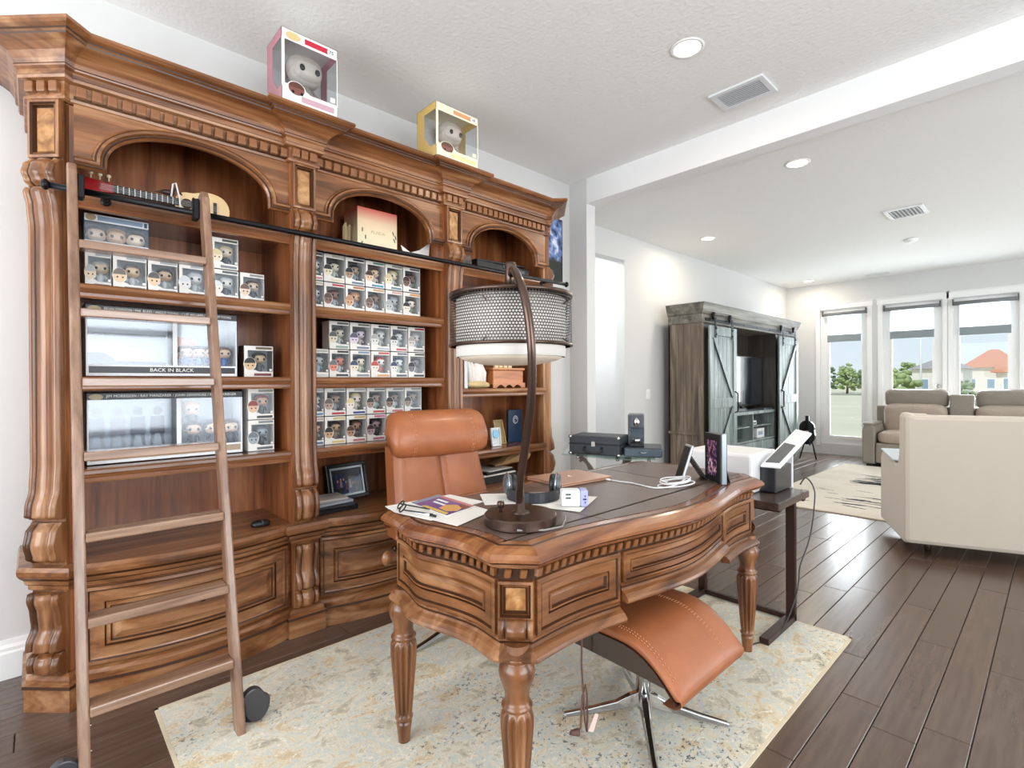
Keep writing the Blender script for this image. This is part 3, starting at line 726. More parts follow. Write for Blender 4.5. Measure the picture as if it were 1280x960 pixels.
# left bay singles
GL = 'boxed figures in the left bay'
YL = [.148, .238, .359, .474, .592]
for i, (hn, hair, skin, inner) in enumerate((('pale grey', '#b7bcbe', '#e6cfae', '#c4ced0'), ('taupe', '#7a716c', '#e8c9a4', '#c8d0d2'), ('dark grey curly', '#5d5a5c', '#e6c6a2', '#bfc7ca'), ('white', '#d5d9e0', '#e4e2e0', '#ccd6e2'))):  # fourth box: a white reflection is put into its colours
    fbox(XS, YL[i]+.001, 1.6455, YL[i+1]-YL[i]-.002, .152, .1, 'boxed figure, %s hair, %s from left on top box shelf behind the ladder' % (hn, ORD[i]), GL, hair=hair, skin=skin, inner=inner, bar='#a0a6aa', foot='#70767c', body='#c8cccc')
fbox(XS, .604, 1.6455, .118, .146, .09, 'lower boxed figure, white hair, right of the ladder on the top box shelf', GL, hair='#d2d6d8', skin='#e8e2da', inner='#b8c2ca', bar='#55595c', foot='#7a8088')
fbox(XS, .604, 1.793, .118, .148, .09, 'upper boxed figure, blond hair, right of the ladder beneath the guitar', GL, hair='#d8c79a', skin='#ecd9be', inner='#a3aeb6', bar='#50504a', foot='#7a8088')
fbox(XS, .727, 1.6455, .112, .146, .09, 'boxed figure with brown hair, rightmost on the top box shelf of the left bay', GL, hair='#6a5046', skin='#e6cdb6', inner='#b6bfc6', bar='#8c8c88', foot='#7a8088')
fbox(XS, .742, 1.2805, .137, .156, .09, 'single boxed figure, black and cream, right of the long display box', GL, hair='#1f1d1c', skin='#d8b68c', inner='#8a9096', bar='#6a5c40', foot='#7a3030', left='#3a2a20')
fbox(XS, .758, .9155, .124, .1545, .09, 'lower boxed figure, slate hair, right of the band display box', GL, hair='#6a747c', skin='#9aa4aa', inner='#8d989e', bar='#7c8488', foot='#5a6066')
fbox(XS, .758, 1.0705, .124, .1545, .09, 'upper boxed figure, red cap, right of the band display box', GL, hair='#8c2a24', skin='#d8b094', inner='#9aa0a2', bar='#8c8c88', foot='#3a3c40')
# three-figure pack
def pack3():
    t = thing('figure_pack', (XS, .148, 1.799), 'blue three-figure window box stacked on the leftmost boxed figures', 'figure box', GL)
    w, h, d = .218, .152, .1; ms = [flat('#e4e8ec'), flat('#1f4d6e'), flat('#7d93ab'), flat('#a58c6a')]
    b = MB(); e = .002
    b.box(-d, 0, 0, -d+e, w, h, 1); b.box(-d, 0, 0, 0, e, h, 1); b.box(-d, w-e, 0, 0, w, h, 1); b.box(-d, 0, h-e, 0, w, h, 0); b.box(-d, 0, 0, 0, w, e, 0)
    b.box(-e, 0, h*.8, 0, w, h, 0); b.box(-e, 0, 0, 0, w, h*.28, 0); b.box(0, w*.2, h*.84, .0006, w*.9, h*.96, 2); b.box(0, w*.92, h*.83, .0006, w*.97, h*.96, 1); disc(b, 0, w*.1, h*.9, w*.08, h*.09, 3)
    for k in range(3): disc(b, 0, w*(.22+.3*k), h*.13, w*.07, h*.07, 2)
    b.build('carton', ms, t, world=False)
    for k, (hc, sc) in enumerate((('#1d1b1b', '#e3c9b2'), ('#a0744e', '#dfb796'), ('#26211f', '#e6cdb4'))):
        f = MB(); vinyl(f, -.05, w*(.19+.31*k), .004, .115, 0, 1, 2, 3); f.build('vinyl_figure', [flat(hc), flat(sc), flat('#d5d8de'), M_eye], t, world=False)
    g = MB(); g.box(-.0016, .003, h*.27, -.001, w-.003, h*.81); g.build('film_window', M_box_pane, t, world=False)
pack3()
M_ink = mat('black_ink', '#17171b', .5); M_whiteink = mat('white_ink', '#f4f2ee', .5)
def display(y, z, w, h, lab, top, bottom, kind):
    t = thing('display_box', (XS, y, z), lab, 'display box')
    d = .17; e = .003; ms = [flat('#e9ebee'), flat('#20222a'), flat('#9aa6b4') if kind else flat('#b9c0c6'), flat('#d8743f'), flat('#a8937c')]
    tb, bb = h*.10, h*.17; ml, mr = w*.535, w*.565
    b = MB()
    b.box(-d, 0, 0, -d+e, w, h, 2); b.box(-d, 0, 0, 0, e, h, 0); b.box(-d, w-e, 0, 0, w, h, 0); b.box(-d, 0, 0, 0, w, e, 0); b.box(-d, 0, h-e, 0, w, h, 0)
    b.box(-e, 0, h-tb, 0, w, h, 1); b.box(-e, 0, 0, 0, w, bb, 0); b.box(-e, ml, bb, 0, mr, h-tb, 0); b.box(-e, 0, bb, 0, .008, h-tb, 0); b.box(-e, w-.008, bb, 0, w, h-tb, 0)
    b.box(-d, (ml+mr)/2-.002, bb*.4, -e, (ml+mr)/2+.002, h-tb, 1)
    b.box(0, .012, bb*.30, .0006, w-.012, bb*.85, 1 if not kind else 4)
    b.build('carton', ms, t, world=False)
    s = MB()
    if kind:
        for k in range(4):   # printed backdrop: four standing silhouettes
            y0 = ml*(.14+.235*k); x = -d+e+.001+.0006*k
            m = 1 if k == 3 else (2 if k != 2 else 0)
            disc(s, x, y0, h*.70, w*.032, h*.07, m); s.prism([(x, y0-w*.05, h*.35), (x, y0+w*.05, h*.35), (x, y0+w*.045, h*.62), (x, y0-w*.045, h*.62)], (.0006, 0, 0), m)
            for q in (-1, 1): s.prism([(x, y0+q*w*.015, h*.36), (x, y0+q*w*.04, h*.36), (x, y0+q*w*.05, h*.17), (x, y0+q*w*.03, h*.17)], (.0006, 0, 0), m)
        s.build('backdrop', [flat('#5b6674'), flat('#26334c'), flat('#8a8e98')], t, world=False)
        for k, (yy, zz, hc) in enumerate(((.65, .50, '#c9a47e'), (.66, .17, '#2b211d'), (.80, .17, '#3a3432'), (.93, .17, '#4a3428'))):
            f = MB(); vinyl(f, -.06, w*yy, h*zz if k else h*.48, .115, 0, 1, 2, 3); f.build('vinyl_figure', [flat(hc), flat('#e0c1a6'), flat('#3a4252'), M_eye], t, world=False)
    else:  # bands, arch and orange shape: mostly window reflections painted on the back panel
        s.box(-d+e, .01, h*.62, -d+e+.001, ml, h*.66, 1); disc(s, -d+e, w*.08, h*.17, w*.13, h*.2, 1, a0=0, a1=PI)
        s.box(-d+e, .01, bb, -d+e+.0012, ml, h*.24, 1)
        s.prism([(-d+e, mr, h*.3), (-d+e, w*.8, h*.28), (-d+e, w*.74, h*.62), (-d+e, mr, h*.66)], (.001, 0, 0), 0)
        s.build('backdrop', [flat('#d99470'), flat('#53585e')], t, world=False)
        for k, (yy, hc) in enumerate(((.64, '#5c3a2a'), (.73, '#2b211d'), (.82, '#3a2c24'), (.92, '#6a4a34'))):
            f = MB(); vinyl(f, -.06, w*yy, h*.17, .10, 0, 1, 2, 3); f.build('vinyl_figure', [flat(hc), flat('#e0c1a6'), flat('#3f66a8'), M_eye], t, world=False)
    g = MB(); g.box(-.0026, .004, bb, -.002, w-.004, h-tb); g.build('film_window', M_box_pane, t, world=False)
    o = ORG[t.name]; ORG[t.name] = Vector()
    text(top, 'lettering', .017, face_x(.0006, w*.53, h-tb*.52), M_whiteink, t, fit=w*.84)
    text(bottom, 'lettering', .022, face_x(.0014, w*.53 if not kind else w*.49, bb*.57), M_whiteink, t, fit=w*.29)
    if kind: text('1967', 'lettering', .016, face_x(.0014, w*.20, bb*.57), M_whiteink, t)
    l = MB(); disc(l, .0006, w*.055, h-tb*.6, w*.04, tb*.42, 0); l.build('emblem', [flat('#b7a777')], t, world=False)
    ORG[t.name] = o
display(.148, 1.2815, .567, .298, 'long black-banded display box with silver interior on the shelf behind the ladder', 'BRIAN JOHNSON / PHIL RUDD / ANGUS YOUNG / CLIFF WILLIAMS / MALCOLM YOUNG', 'BACK IN BLACK', 0)
display(.150, .9165, .587, .298, 'wide pale display box with four silhouettes on the lowest shelf behind the ladder', 'JIM MORRISON / RAY MANZAREK / JOHN DENSMORE / ROBBY KRIEGER', 'WAITING FOR THE SUN', 1)
# two big ones on top
t = fbox(.605, .842, 2.569, .268, .335, .2, 'large boxed figure with red banner standing on the bookcase top, nearest the camera', None, hair='#aaa098', skin='#bcb2a8', inner='#c2bcb6', bar='#c8203c', foot='#c7a2ae', body='#8d857d', big=True, left='#b87a84', num='75', name='large_figure_box')
t2 = fbox(.605, 1.70, 2.569, .318*.98, .31, .2, 'large yellow boxed figure standing on the bookcase top above the middle arch', None, hair='#b0a49a', skin='#c6b9ae', inner='#c8c0b8', bar='#d89a6a', foot='#e6d49a', body='#8f8780', big=True, left='#dcb968', card='#f0e6cc', num='10', name='large_figure_box')
for o in t.children:
    if o.name.startswith('printed_art'):
        ORG[o.name] = Vector(); b = MB(); disc(b, .0012, .052, .308, .034, .018, 0); b.build('banner_badge', [flat('#d8bf86')], o, world=False)

# ---------------------------------------------------------------- other things on the shelves
def guitar():
    t = thing('miniature_guitar', (.24, .45, 1.997), 'small pale guitar with red headstock lying on its side on the top left shelf', 'guitar')
    def at(u, v, x): return (x, u, 1.997+v)     # u along the guitar (world Y), v up
    b = MB(); pts = []
    for k in range(40):
        a = 2*PI*k/40; u = .585+.115*math.cos(a); hv = .085*(1+.10*math.cos(2*a)-.10*math.cos(a)*-1) * (1-.16*math.exp(-((math.cos(a)+.35)/.28)**2))
        pts.append(at(u, .086+hv*math.sin(a)*.98, .25))
    b.prism(pts, (.045, 0, 0), 0, 1); body = b.build('guitar_body', [mat('guitar_spruce', '#e6c592', .35), mat('guitar_side', '#8a5a34', .4)], t, bevel=.003)
    b = MB(); disc(b, .2955, .520, 1.997+.088, .024, .024, 0); b.build('sound_hole', mat('sound_hole_dark', '#3a2a20', .8), body)
    b = MB(); b.box(.2955, .628, 1.997+.055, .301, .642, 1.997+.118); b.build('bridge', M_blackp, body)
    b = MB(); b.box(.285, .25, 1.997+.072, .302, .495, 1.997+.104, 0)
    for k in range(11): b.box(.302, .262+.02*k, 1.997+.072, .3035, .265+.02*k, 1.997+.104, 1)
    b.build('neck', [M_blackp, M_chrome], t)
    b = MB()
    for k in range(4): b.box(.3036, .2, 1.997+.077+.0066*k, .3043, .65, 1.997+.0778+.0066*k)
    b.build('strings', M_chrome, t)
    b = MB(); b.prism([at(.255, .07, .282), at(.255, .106, .282), at(.155, .118, .282), at(.15, .058, .282)], (.016, 0, 0)); hs = b.build('headstock', mat('red_lacquer', '#a01b20', .2, coat=.5), t, bevel=.003)
    for k in range(3):
        for q in (-1, 1):
            b = MB(); b.tube([at(.175+.03*k, .088+q*.03, .29), at(.175+.03*k, .088+q*.046, .29)], .003, 6); b.ell(at(.175+.03*k, .088+q*.052, .29), (.005, .009, .008), 8, 6); b.build('tuning_peg', mat('peg_cream', '#e8d9b0', .35), hs)
    b = MB(); b.tube([at(.455, .10, .315), at(.462, .16, .312), at(.475, .17, .306), at(.488, .1, .312), at(.49, .04, .315)], .004, 6); b.build('strap_ribbon', M_white, t)
    t = thing('skull_ornament', (.30, .43, 2.105), 'small dark bird-like ornament perched on the miniature guitar', 'ornament')
    b = MB(); b.ell((.30, .445, 2.118), (.014, .028, .013), 10, 6); b.tube([(.30, .425, 2.116), (.30, .395, 2.11)], [.008, .001], 6); b.build('ornament_body', mat('ornament_dark', '#3a2d2c', .4), t)
    b = MB(); b.tube([(.30, .46, 2.122), (.30, .475, 2.14), (.30, .50, 2.12)], [.006, .007, .003], 6); b.build('tail', mat('ornament_dark', '#3a2d2c', .4), t)
guitar()
def giftbox():
    t = thing('gift_box', (.22, 1.45, 1.997), 'cream and coral gift box with printed leaves under the middle arch', 'box')
    x1, y0, y1, z0, h = .315, 1.355, 1.612, 1.997, .27
    m = bpy.data.materials.new('coral_fade_print'); m.use_nodes = True; nt = m.node_tree; N = nt.nodes.new; L = nt.links.new
    tc = N('ShaderNodeTexCoord'); sx = N('ShaderNodeSeparateXYZ'); L(tc.outputs['Generated'], sx.inputs[0]); r = N('ShaderNodeValToRGB'); e = r.color_ramp.elements
    e[0].position = .35; e[0].color = srgb('#eadfbe'); e[1].position = 1; e[1].color = srgb('#e2675c'); q = e.new(.72); q.color = srgb('#eeceaa'); L(sx.outputs[2], r.inputs[0]); L(r.outputs[0], nt.nodes['Principled BSDF'].inputs['Base Color'])
    b = MB(); b.box(.14, y0, z0, x1, y1, z0+h); b.build('carton', m, t, bevel=.002)
    for k, (y, z, a) in enumerate(((1.385, .14, 0), (1.405, .10, 0), (1.383, .06, 0), (1.585, .15, .4), (1.60, .13, .3), (1.592, .11, .5))):
        b = MB(); b.prism([(x1, y+.004*math.cos(2*PI*j/8)-a*.012*math.sin(2*PI*j/8), z0+z+.014*math.sin(2*PI*j/8)) for j in range(8)], (.0006, 0, 0)); b.build('printed_leaf', flat('#3f4a30'), t)
    b = MB(); b.box(x1, 1.545, z0+.02, x1+.0006, 1.565, z0+.045); b.box(x1, 1.525, z0+.012, x1+.0006, 1.548, z0+.026); b.build('printed_flower', flat('#d64a5c'), t)
    text('PL.NDA', 'lettering', .026, face_x(x1+.0004, 1.485, z0+.135), flat('#c3b88c'), t)
    t = thing('paper_bag', (.3, 1.29, 1.997), 'tan paper wrapper leaning beside the coral gift box', 'wrapper')
    b = MB(); b.grid([[(.26+.012*math.sin(k*.9), 1.29+.009*k, 1.999+j*(.032+.003*math.sin(k*1.7+j))) for j in range(6)] for k in range(7)]); b.build('wrapper_sheet', mat('kraft_tan', '#a5906a', .7), t)
    t = thing('folded_napkin', (.32, 1.745, 1.997), 'white folded paper bird at the right of the middle top shelf', 'ornament')
    b = MB(); P = [(.33, 1.66, 2.0), (.33, 1.825, 2.0), (.32, 1.845, 2.14), (.34, 1.755, 2.075), (.34, 1.69, 2.05), (.335, 1.625, 2.085), (.27, 1.80, 2.0)]
    for f in ((0, 1, 3), (1, 2, 3), (0, 3, 4), (0, 4, 5), (1, 6, 2), (6, 3, 2), (6, 0, 3), (0, 6, 1)): b.poly([P[i] for i in f])
    b.build('folded_paper', M_paper, t)
giftbox()
def right_top():
    t = thing('acrylic_cube', (.36, 2.06, 1.997), 'small clear acrylic box at the left end of the right top shelf', 'box')
    b = MB(); b.box(.31, 2.0, 1.998, .41, 2.11, 2.085); b.build('acrylic_case', glassy('acrylic_clear', (.9, .9, .88, 1), .12), t)
    b = MB(); b.box(.33, 2.01, 1.999, .37, 2.05, 2.075); b.build('white_card', M_white, t)
    t = thing('record_player_deck', (.3, 2.38, 1.997), 'black hi-fi deck with front handle on the right top shelf', 'electronics')
    b = MB(); b.box(.10, 2.17, 2.005, .40, 2.66, 2.075); b.build('deck_body', M_blackp, t, bevel=.008)
    b = MB(); b.prism([(.12, 2.18, 2.076), (.38, 2.18, 2.076), (.38, 2.65, 2.09), (.12, 2.65, 2.105)], (0, 0, .012)); b.build('lid', mat('lid_black', '#26282a', .25, coat=.4), t, bevel=.004)
    b = MB(); b.box(.40, 2.44, 2.025, .412, 2.6, 2.052); b.box(.40, 2.40, 2.05, .406, 2.44, 2.07); b.build('front_handle', M_grayp, t, bevel=.002)
    for y in (2.2, 2.62):
        b = MB(); b.lathe([(0, 0), (.015, 0), (.015, .01), (0, .01)], 10, (.37, y, 1.9965)); b.build('foot', M_blackp, t)
right_top()
def book(name, x0, x1, y0, y1, z0, z1, cover, lab, grp=None, lay=False, tilt=0):
    t = thing(name, ((x0+x1)/2, (y0+y1)/2, z0), lab, 'book', grp)
    cx, cy = (x0+x1)/2, (y0+y1)/2
    w, l, h = x1-x0, y1-y0, z1-z0; b = MB(); m = .003
    if lay:
        b.box(-w/2, -l/2, 0, w/2, l/2, m); b.box(-w/2, -l/2, h-m, w/2, l/2, h); b.box(w/2-m, -l/2, 0, w/2, l/2, h)
        p = MB(); p.box(-w/2+.004, -l/2+.004, m, w/2-m, l/2-.004, h-m)
    else:
        b.box(-w/2, -l/2, 0, w/2, -l/2+m, h); b.box(-w/2, l/2-m, 0, w/2, l/2, h); b.box(w/2-m, -l/2, 0, w/2, l/2, h)
        p = MB(); p.box(-w/2+.004, -l/2+m, .003, w/2-m, l/2-m, h-.003)
    b.build('cover', cover, t, world=False); p.build('pages', M_paper, t, world=False)
    if tilt: t.rotation_euler = (tilt, 0, 0)
    return t
def frame(name, loc, w, h, fm, inner, lab, lean=12, yaw=0, rim=.02, mat2=None, cat='picture', group=None, art=None, stand=True):
    t = thing(name, loc, lab, cat, group)
    t.rotation_euler = (0, -R_(lean), R_(yaw))
    b = MB()
    for q in ((-w/2, 0, w/2, rim), (-w/2, h-rim, w/2, h), (-w/2, rim, -w/2+rim, h-rim), (w/2-rim, rim, w/2, h-rim)): b.box(-.012, q[0], q[1], .006, q[2], q[3])
    b.build('frame_rim', fm, t, bevel=.003, world=False)
    b = MB(); b.box(-.010, -w/2+rim*.9, rim*.9, -.006, w/2-rim*.9, h-rim*.9); b.build('picture_sheet', inner, t, world=False)
    if mat2:
        b = MB(); g = rim+.012
        for q in ((-w/2+rim, rim, w/2-rim, g), (-w/2+rim, h-g, w/2-rim, h-rim), (-w/2+rim, g, -w/2+g, h-g), (w/2-g, g, w/2-rim, h-g)): b.box(-.006, q[0], q[1], -.001, q[2], q[3])
        b.build('inner_border', mat2, t, world=False)
    b = MB(); b.box(-.0055, -w/2+rim, rim, -.0045, w/2-rim, h-rim); b.build('glass', M_pane, t, world=False)
    if stand:
        a = R_(lean); L = h*.7; b = MB(); b.prism([(-.013, -.03, h*.62), (-.013, .03, h*.62), (-.013-L*math.sin(a)*1.9, .03, .003+math.sin(a)*L*math.sin(a)*1.4), (-.013-L*math.sin(a)*1.9, -.03, .003+math.sin(a)*L*math.sin(a)*1.4)], (-.003, 0, 0)); b.build('easel_back', M_blackp, t, world=False)
    return t
def photo_mat(name, cols, scale=9):
    m = bpy.data.materials.new(name); m.use_nodes = True; nt = m.node_tree; N = nt.nodes.new; L = nt.links.new; b = nt.nodes['Principled BSDF']
    tc = N('ShaderNodeTexCoord'); n = N('ShaderNodeTexVoronoi'); n.inputs['Scale'].default_value = scale; L(tc.outputs['Generated'], n.inputs['Vector'])
    r = N('ShaderNodeValToRGB'); r.color_ramp.interpolation = 'CONSTANT'; e = r.color_ramp.elements
    sx = N('ShaderNodeSeparateColor'); L(n.outputs['Color'], sx.inputs[0]); L(sx.outputs[0], r.inputs[0])
    e[0].color = srgb(cols[0]); e[1].color = srgb(cols[-1]); e[1].position = 1-1/len(cols)
    for k in range(1, len(cols)-1): q = e.new(k/len(cols)); q.color = srgb(cols[k])
    L(r.outputs[0], b.inputs['Base Color']); b.inputs['Roughness'].default_value = .3
    return m
M_dk = mat('frame_black', '#17181b', .3)
frame('photo_frame', (.16, 1.375, ZC+.001), .27, .215, M_dk, photo_mat('dark_group_photo', ['#10143a', '#151a44', '#0c0d20', '#1b2a78', '#20160f', '#0d0e24']), 'black framed group photo standing on the middle counter beside the chair', 13, 8, .022, mat('frame_silver', '#b9c0c4', .3, .6), 'picture')
def photo_people():
    t = bpy.data.objects['photo_frame']
    rnd = random.Random(5)
    for k in range(7):
        b = MB(); y = -.065+.02*k+rnd.uniform(-.004, .004); z = .10+rnd.uniform(-.012, .022)
        disc(b, -.0059, y, z, .006, .008, 0, .0004, n=10); b.prism([(-.0059, y-.009, z-.045), (-.0059, y+.009, z-.045), (-.0059, y+.007, z-.008), (-.0059, y-.007, z-.008)], (.0003, 0, 0), 1)
        b.build('printed_person', [flat('#c99a86'), flat(('#5a3a6a', '#b98aa0', '#2a3a80', '#8a5060', '#d0b0c0', '#3a3048', '#7a4a50')[k])], t, world=False)
photo_people()
# stacks on the middle counter
zz = ZC+.0005
for k, (h, c, w, nm) in enumerate(((.022, '#22262c', .19, 'dark bound book at the bottom of the stack left of the black photo frame'), (.016, '#3c444c', .185, 'charcoal folder second from bottom in the stack left of the photo frame'), (.014, '#b9c2cc', .18, 'silver magazine third from bottom in the stack left of the photo frame'), (.012, '#d9d3cc', .15, 'pale booklet on top of the stack left of the black photo frame'))):
    tt = book('book', .22, .22+w, 1.075, 1.30-.012*k, zz, zz+h, mat('cover_%s' % c[1:], c, .35), nm, 'reading stack on the middle counter', lay=True); zz += h+.0006
    tt.rotation_euler = (0, 0, R_((3, -4, 6, -2)[k]))
t = thing('computer_mouse', (.40, .80, ZC), 'small black mouse on the left counter beside the pilaster', 'mouse')
b = MB(); b.ell((.40, .80, ZC+.012), (.03, .045, .018), 14, 8, p=.8); b.build('mouse_shell', M_blackp, t)
b = MB(); b.cbox((.425, .80, ZC+.025), (.02, .004, .012)); b.build('scroll_wheel', M_grayp, t)
# right bay, upper shelf (z 1.21)
book('book', .24, .40, 2.0, 2.045, 1.211, 1.43, mat('cover_pink', '#c9637a', .4), 'tall pink book standing at the left end of the shelf under the lampshade')
book('book', .24, .40, 2.052, 2.085, 1.211, 1.42, mat('cover_white', '#dfe3e4', .4), 'white book standing beside the tall pink book')
def fig():
    t = thing('coral_sculpture', (.34, 2.21, 1.21), 'white jagged coral sculpture on a driftwood base on the right shelf', 'ornament')
    b = MB(); rnd = random.Random(2)
    b.ell((.34, 2.21, 1.235), (.05, .11, .026), 14, 6); b.ell((.34, 2.27, 1.23), (.04, .05, .02), 10, 6); b.build('driftwood_base', mat('driftwood', '#d9bd8c', .7, bump=.6, bscale=30, var=.2), t)
    b = MB(); 
    for k in range(9):
        y = 2.15+.014*k; hh = rnd.uniform(.1, .2); b.tube([(.34, y, 1.24), (.335+rnd.uniform(-.01, .01), y+rnd.uniform(-.015, .015), 1.24+hh*.5), (.34, y+rnd.uniform(-.03, .03), 1.24+hh)], [.02, .018, .006], 7)
    b.ell((.335, 2.21, 1.31), (.03, .05, .08), 12, 8); b.build('coral_branches', mat('coral_white', '#efe9e6', .6, bump=.5, bscale=60), t)
    t = thing('wooden_letter_box', (.33, 2.45, 1.21), 'orange-brown wooden box with scalloped base on the right shelf', 'box')
    m = wood('box_wood', '#a85f2e', '#c47a42', '#d59560', axis='y', rough=.35)
    b = MB(); b.box(.25, 2.315, 1.235, .39, 2.60, 1.335); b.build('box_body', m, t, bevel=.004)
    b = MB(); b.box(.24, 2.305, 1.335, .40, 2.61, 1.352); b.build('box_lid', m, t, bevel=.004)
    b = MB(); pts = [(.39, 2.305, 1.2105), (.39, 2.335, 1.2105)]+[(.39, 2.335+.24*k/24, 1.2105+.022*abs(math.sin(PI*3*k/24))) for k in range(1, 24)]+[(.39, 2.575, 1.2105), (.39, 2.61, 1.2105), (.39, 2.61, 1.245), (.39, 2.305, 1.245)]
    b.prism(pts, (.01, 0, 0)); b.build('scalloped_apron', m, t)
    for k, y in enumerate((2.39, 2.43, 2.475, 2.52)):
        b = MB(); b.cbox((.33, y, 1.352+.028), (.02, .032, .056)); b.cbox((.341, y, 1.352+.028), (.004, .014, .03)); b.build('figure_block', mat('ivory', '#e9d7ac', .5), t, bevel=.003)
fig()
# right bay, lower shelf (z .80)
book('book', .24, .40, 2.0, 2.03, .801, 1.03, mat('cover_ice', '#d4e2e8', .4), 'tall pale blue book at the left of the lowest right shelf', tilt=R_(-4))
book('book', .24, .39, 2.042, 2.068, .801, 1.02, mat('cover_mint', '#c3d4d6', .4), 'second pale book leaning on the tall pale blue book', tilt=R_(-4))
frame('photo_frame', (.24, 2.22, .801), .17, .22, mat('frame_navy', '#1f2a3a', .35), mat('pale_photo', '#9fb2c6', .4), 'navy picture frame half hidden behind the tan headrest', 10, 0, .02)
frame('award_plaque', (.36, 2.37, .801), .085, .13, M_white, mat('plaque_white', '#f0f0ee', .3), 'small white plaque with a light blue disc on the right shelf', 8, 0, .008, None, 'plaque')
b = MB(); disc(b, .0, 0, .085, .03, .03, 0, .004); b.build('blue_disc', flat('#8cc6e6'), bpy.data.objects['award_plaque'], world=False)
frame('award_plaque', (.30, 2.47, .801), .10, .18, mat('brass', '#c2a774', .35, .5), mat('brass_sheet', '#b39a6c', .4, .3), 'gold upright plaque leaning on the right shelf between white plaque and navy folder', 14, 6, .010, None, 'plaque')
def folder():
    t = thing('award_folder', (.28, 2.63, .801), 'navy blue folder with silver round emblem standing on the right shelf', 'folder')
    b = MB(); b.box(.25, 2.56, .801, .275, 2.70, 1.045); b.build('folder_cover', mat('navy_leatherette', '#1c3550', .4), t, bevel=.003)
    b = MB(); n = 24
    for r0, r1, a1 in ((.021, .026, 2*PI), (.010, .015, 1.5*PI)):
        rows = [[(.2757, 2.63+r*math.cos(a1*k/n), .97+r*1.15*math.sin(a1*k/n)) for r in (r0, r1)] for k in range(n+1)]; b.grid(rows, sm=False)
    b.build('emblem', mat('silver_foil', '#dfe3e6', .3, .5), t)
folder()
def low_right():
    t = thing('paper_stack', (.28, 2.38, ZC), 'stack of dark trays and loose sheets on the right counter', 'papers')
    for k, (h, m) in enumerate(((.05, M_blackp), (.012, M_paper), (.02, M_blackp), (.006, M_paper))):
        z = ZC+sum((.05, .012, .02, .006)[:k]); b = MB(); b.cbox((.29, 2.36, z+h/2), (.22, .34-.03*k, h), rot=Euler((0, 0, R_(k*3)))); b.build('tray' if m is M_blackp else 'sheet_pile', m, t, bevel=.003)
    t = thing('paper_bag', (.30, 2.55, ZC+.09), 'crumpled brown paper bag lying on the stack of trays', 'bag')
    rnd = random.Random(9); b = MB()
    rows = []
    for i in range(8):
        s = i/7; y = 2.36+.30*s; hh = .015+.11*s**1.3; row_ = []
        for k in range(12):
            a = 2*PI*k/12; row_.append((.30+(.06+.03*s)*math.cos(a)*(1+rnd.uniform(-.12, .12)), y+rnd.uniform(-.008, .008), ZC+.1+hh/2+hh/2*math.sin(a)*(1+rnd.uniform(-.1, .15))))
        rows.append(row_)
    b.grid(rows, 0, False, cu=True); b.build('bag_paper', mat('kraft_brown', '#c39a68', .75, bump=.3, bscale=40), t)
low_right()
# framed picture on the wall between the bookcase and the beam
def wallpic():
    t = thing('wall_picture', (.0, 3.26, 2.14), 'tall blue and black picture hanging on the wall right of the bookcase', 'picture')
    m = bpy.data.materials.new('blue_splash_print'); m.use_nodes = True; nt = m.node_tree; N = nt.nodes.new; L = nt.links.new
    tc = N('ShaderNodeTexCoord'); n = N('ShaderNodeTexNoise'); n.inputs['Scale'].default_value = 14; n.inputs['Detail'].default_value = 6; L(tc.outputs['Object'], n.inputs['Vector']); sx = N('ShaderNodeSeparateXYZ'); L(tc.outputs['Generated'], sx.inputs[0])
    r = N('ShaderNodeValToRGB'); e = r.color_ramp.elements; e[0].position = .36; e[0].color = srgb('#1e2c52'); e[1].position = .64; e[1].color = srgb('#dfe8f4'); q = e.new(.5); q.color = srgb('#6a86c0'); L(n.outputs[0], r.inputs[0])
    st = N('ShaderNodeValToRGB'); st.color_ramp.elements[0].position = .30; st.color_ramp.elements[1].position = .38; L(sx.outputs[2], st.inputs[0]); mx = N('ShaderNodeMix'); mx.data_type = 'RGBA'; L(st.outputs[0], mx.inputs['Factor']); mx.inputs['A'].default_value = srgb('#1c2422'); L(r.outputs[0], mx.inputs['B']); L(mx.outputs['Result'], nt.nodes['Principled BSDF'].inputs['Base Color'])
    b = MB(); b.box(.001, 3.06, 2.15, .022, 3.452, 2.69); b.build('canvas_print', m, t)
    b = MB()
    for q in ((3.055, 2.145, 3.457, 2.152), (3.055, 2.688, 3.457, 2.695), (3.452, 2.145, 3.457, 2.695), (3.055, 2.145, 3.06, 2.695)): b.box(.001, q[0], q[1], .024, q[2], q[3])
    b.build('canvas_edge', M_dk, t)
wallpic()
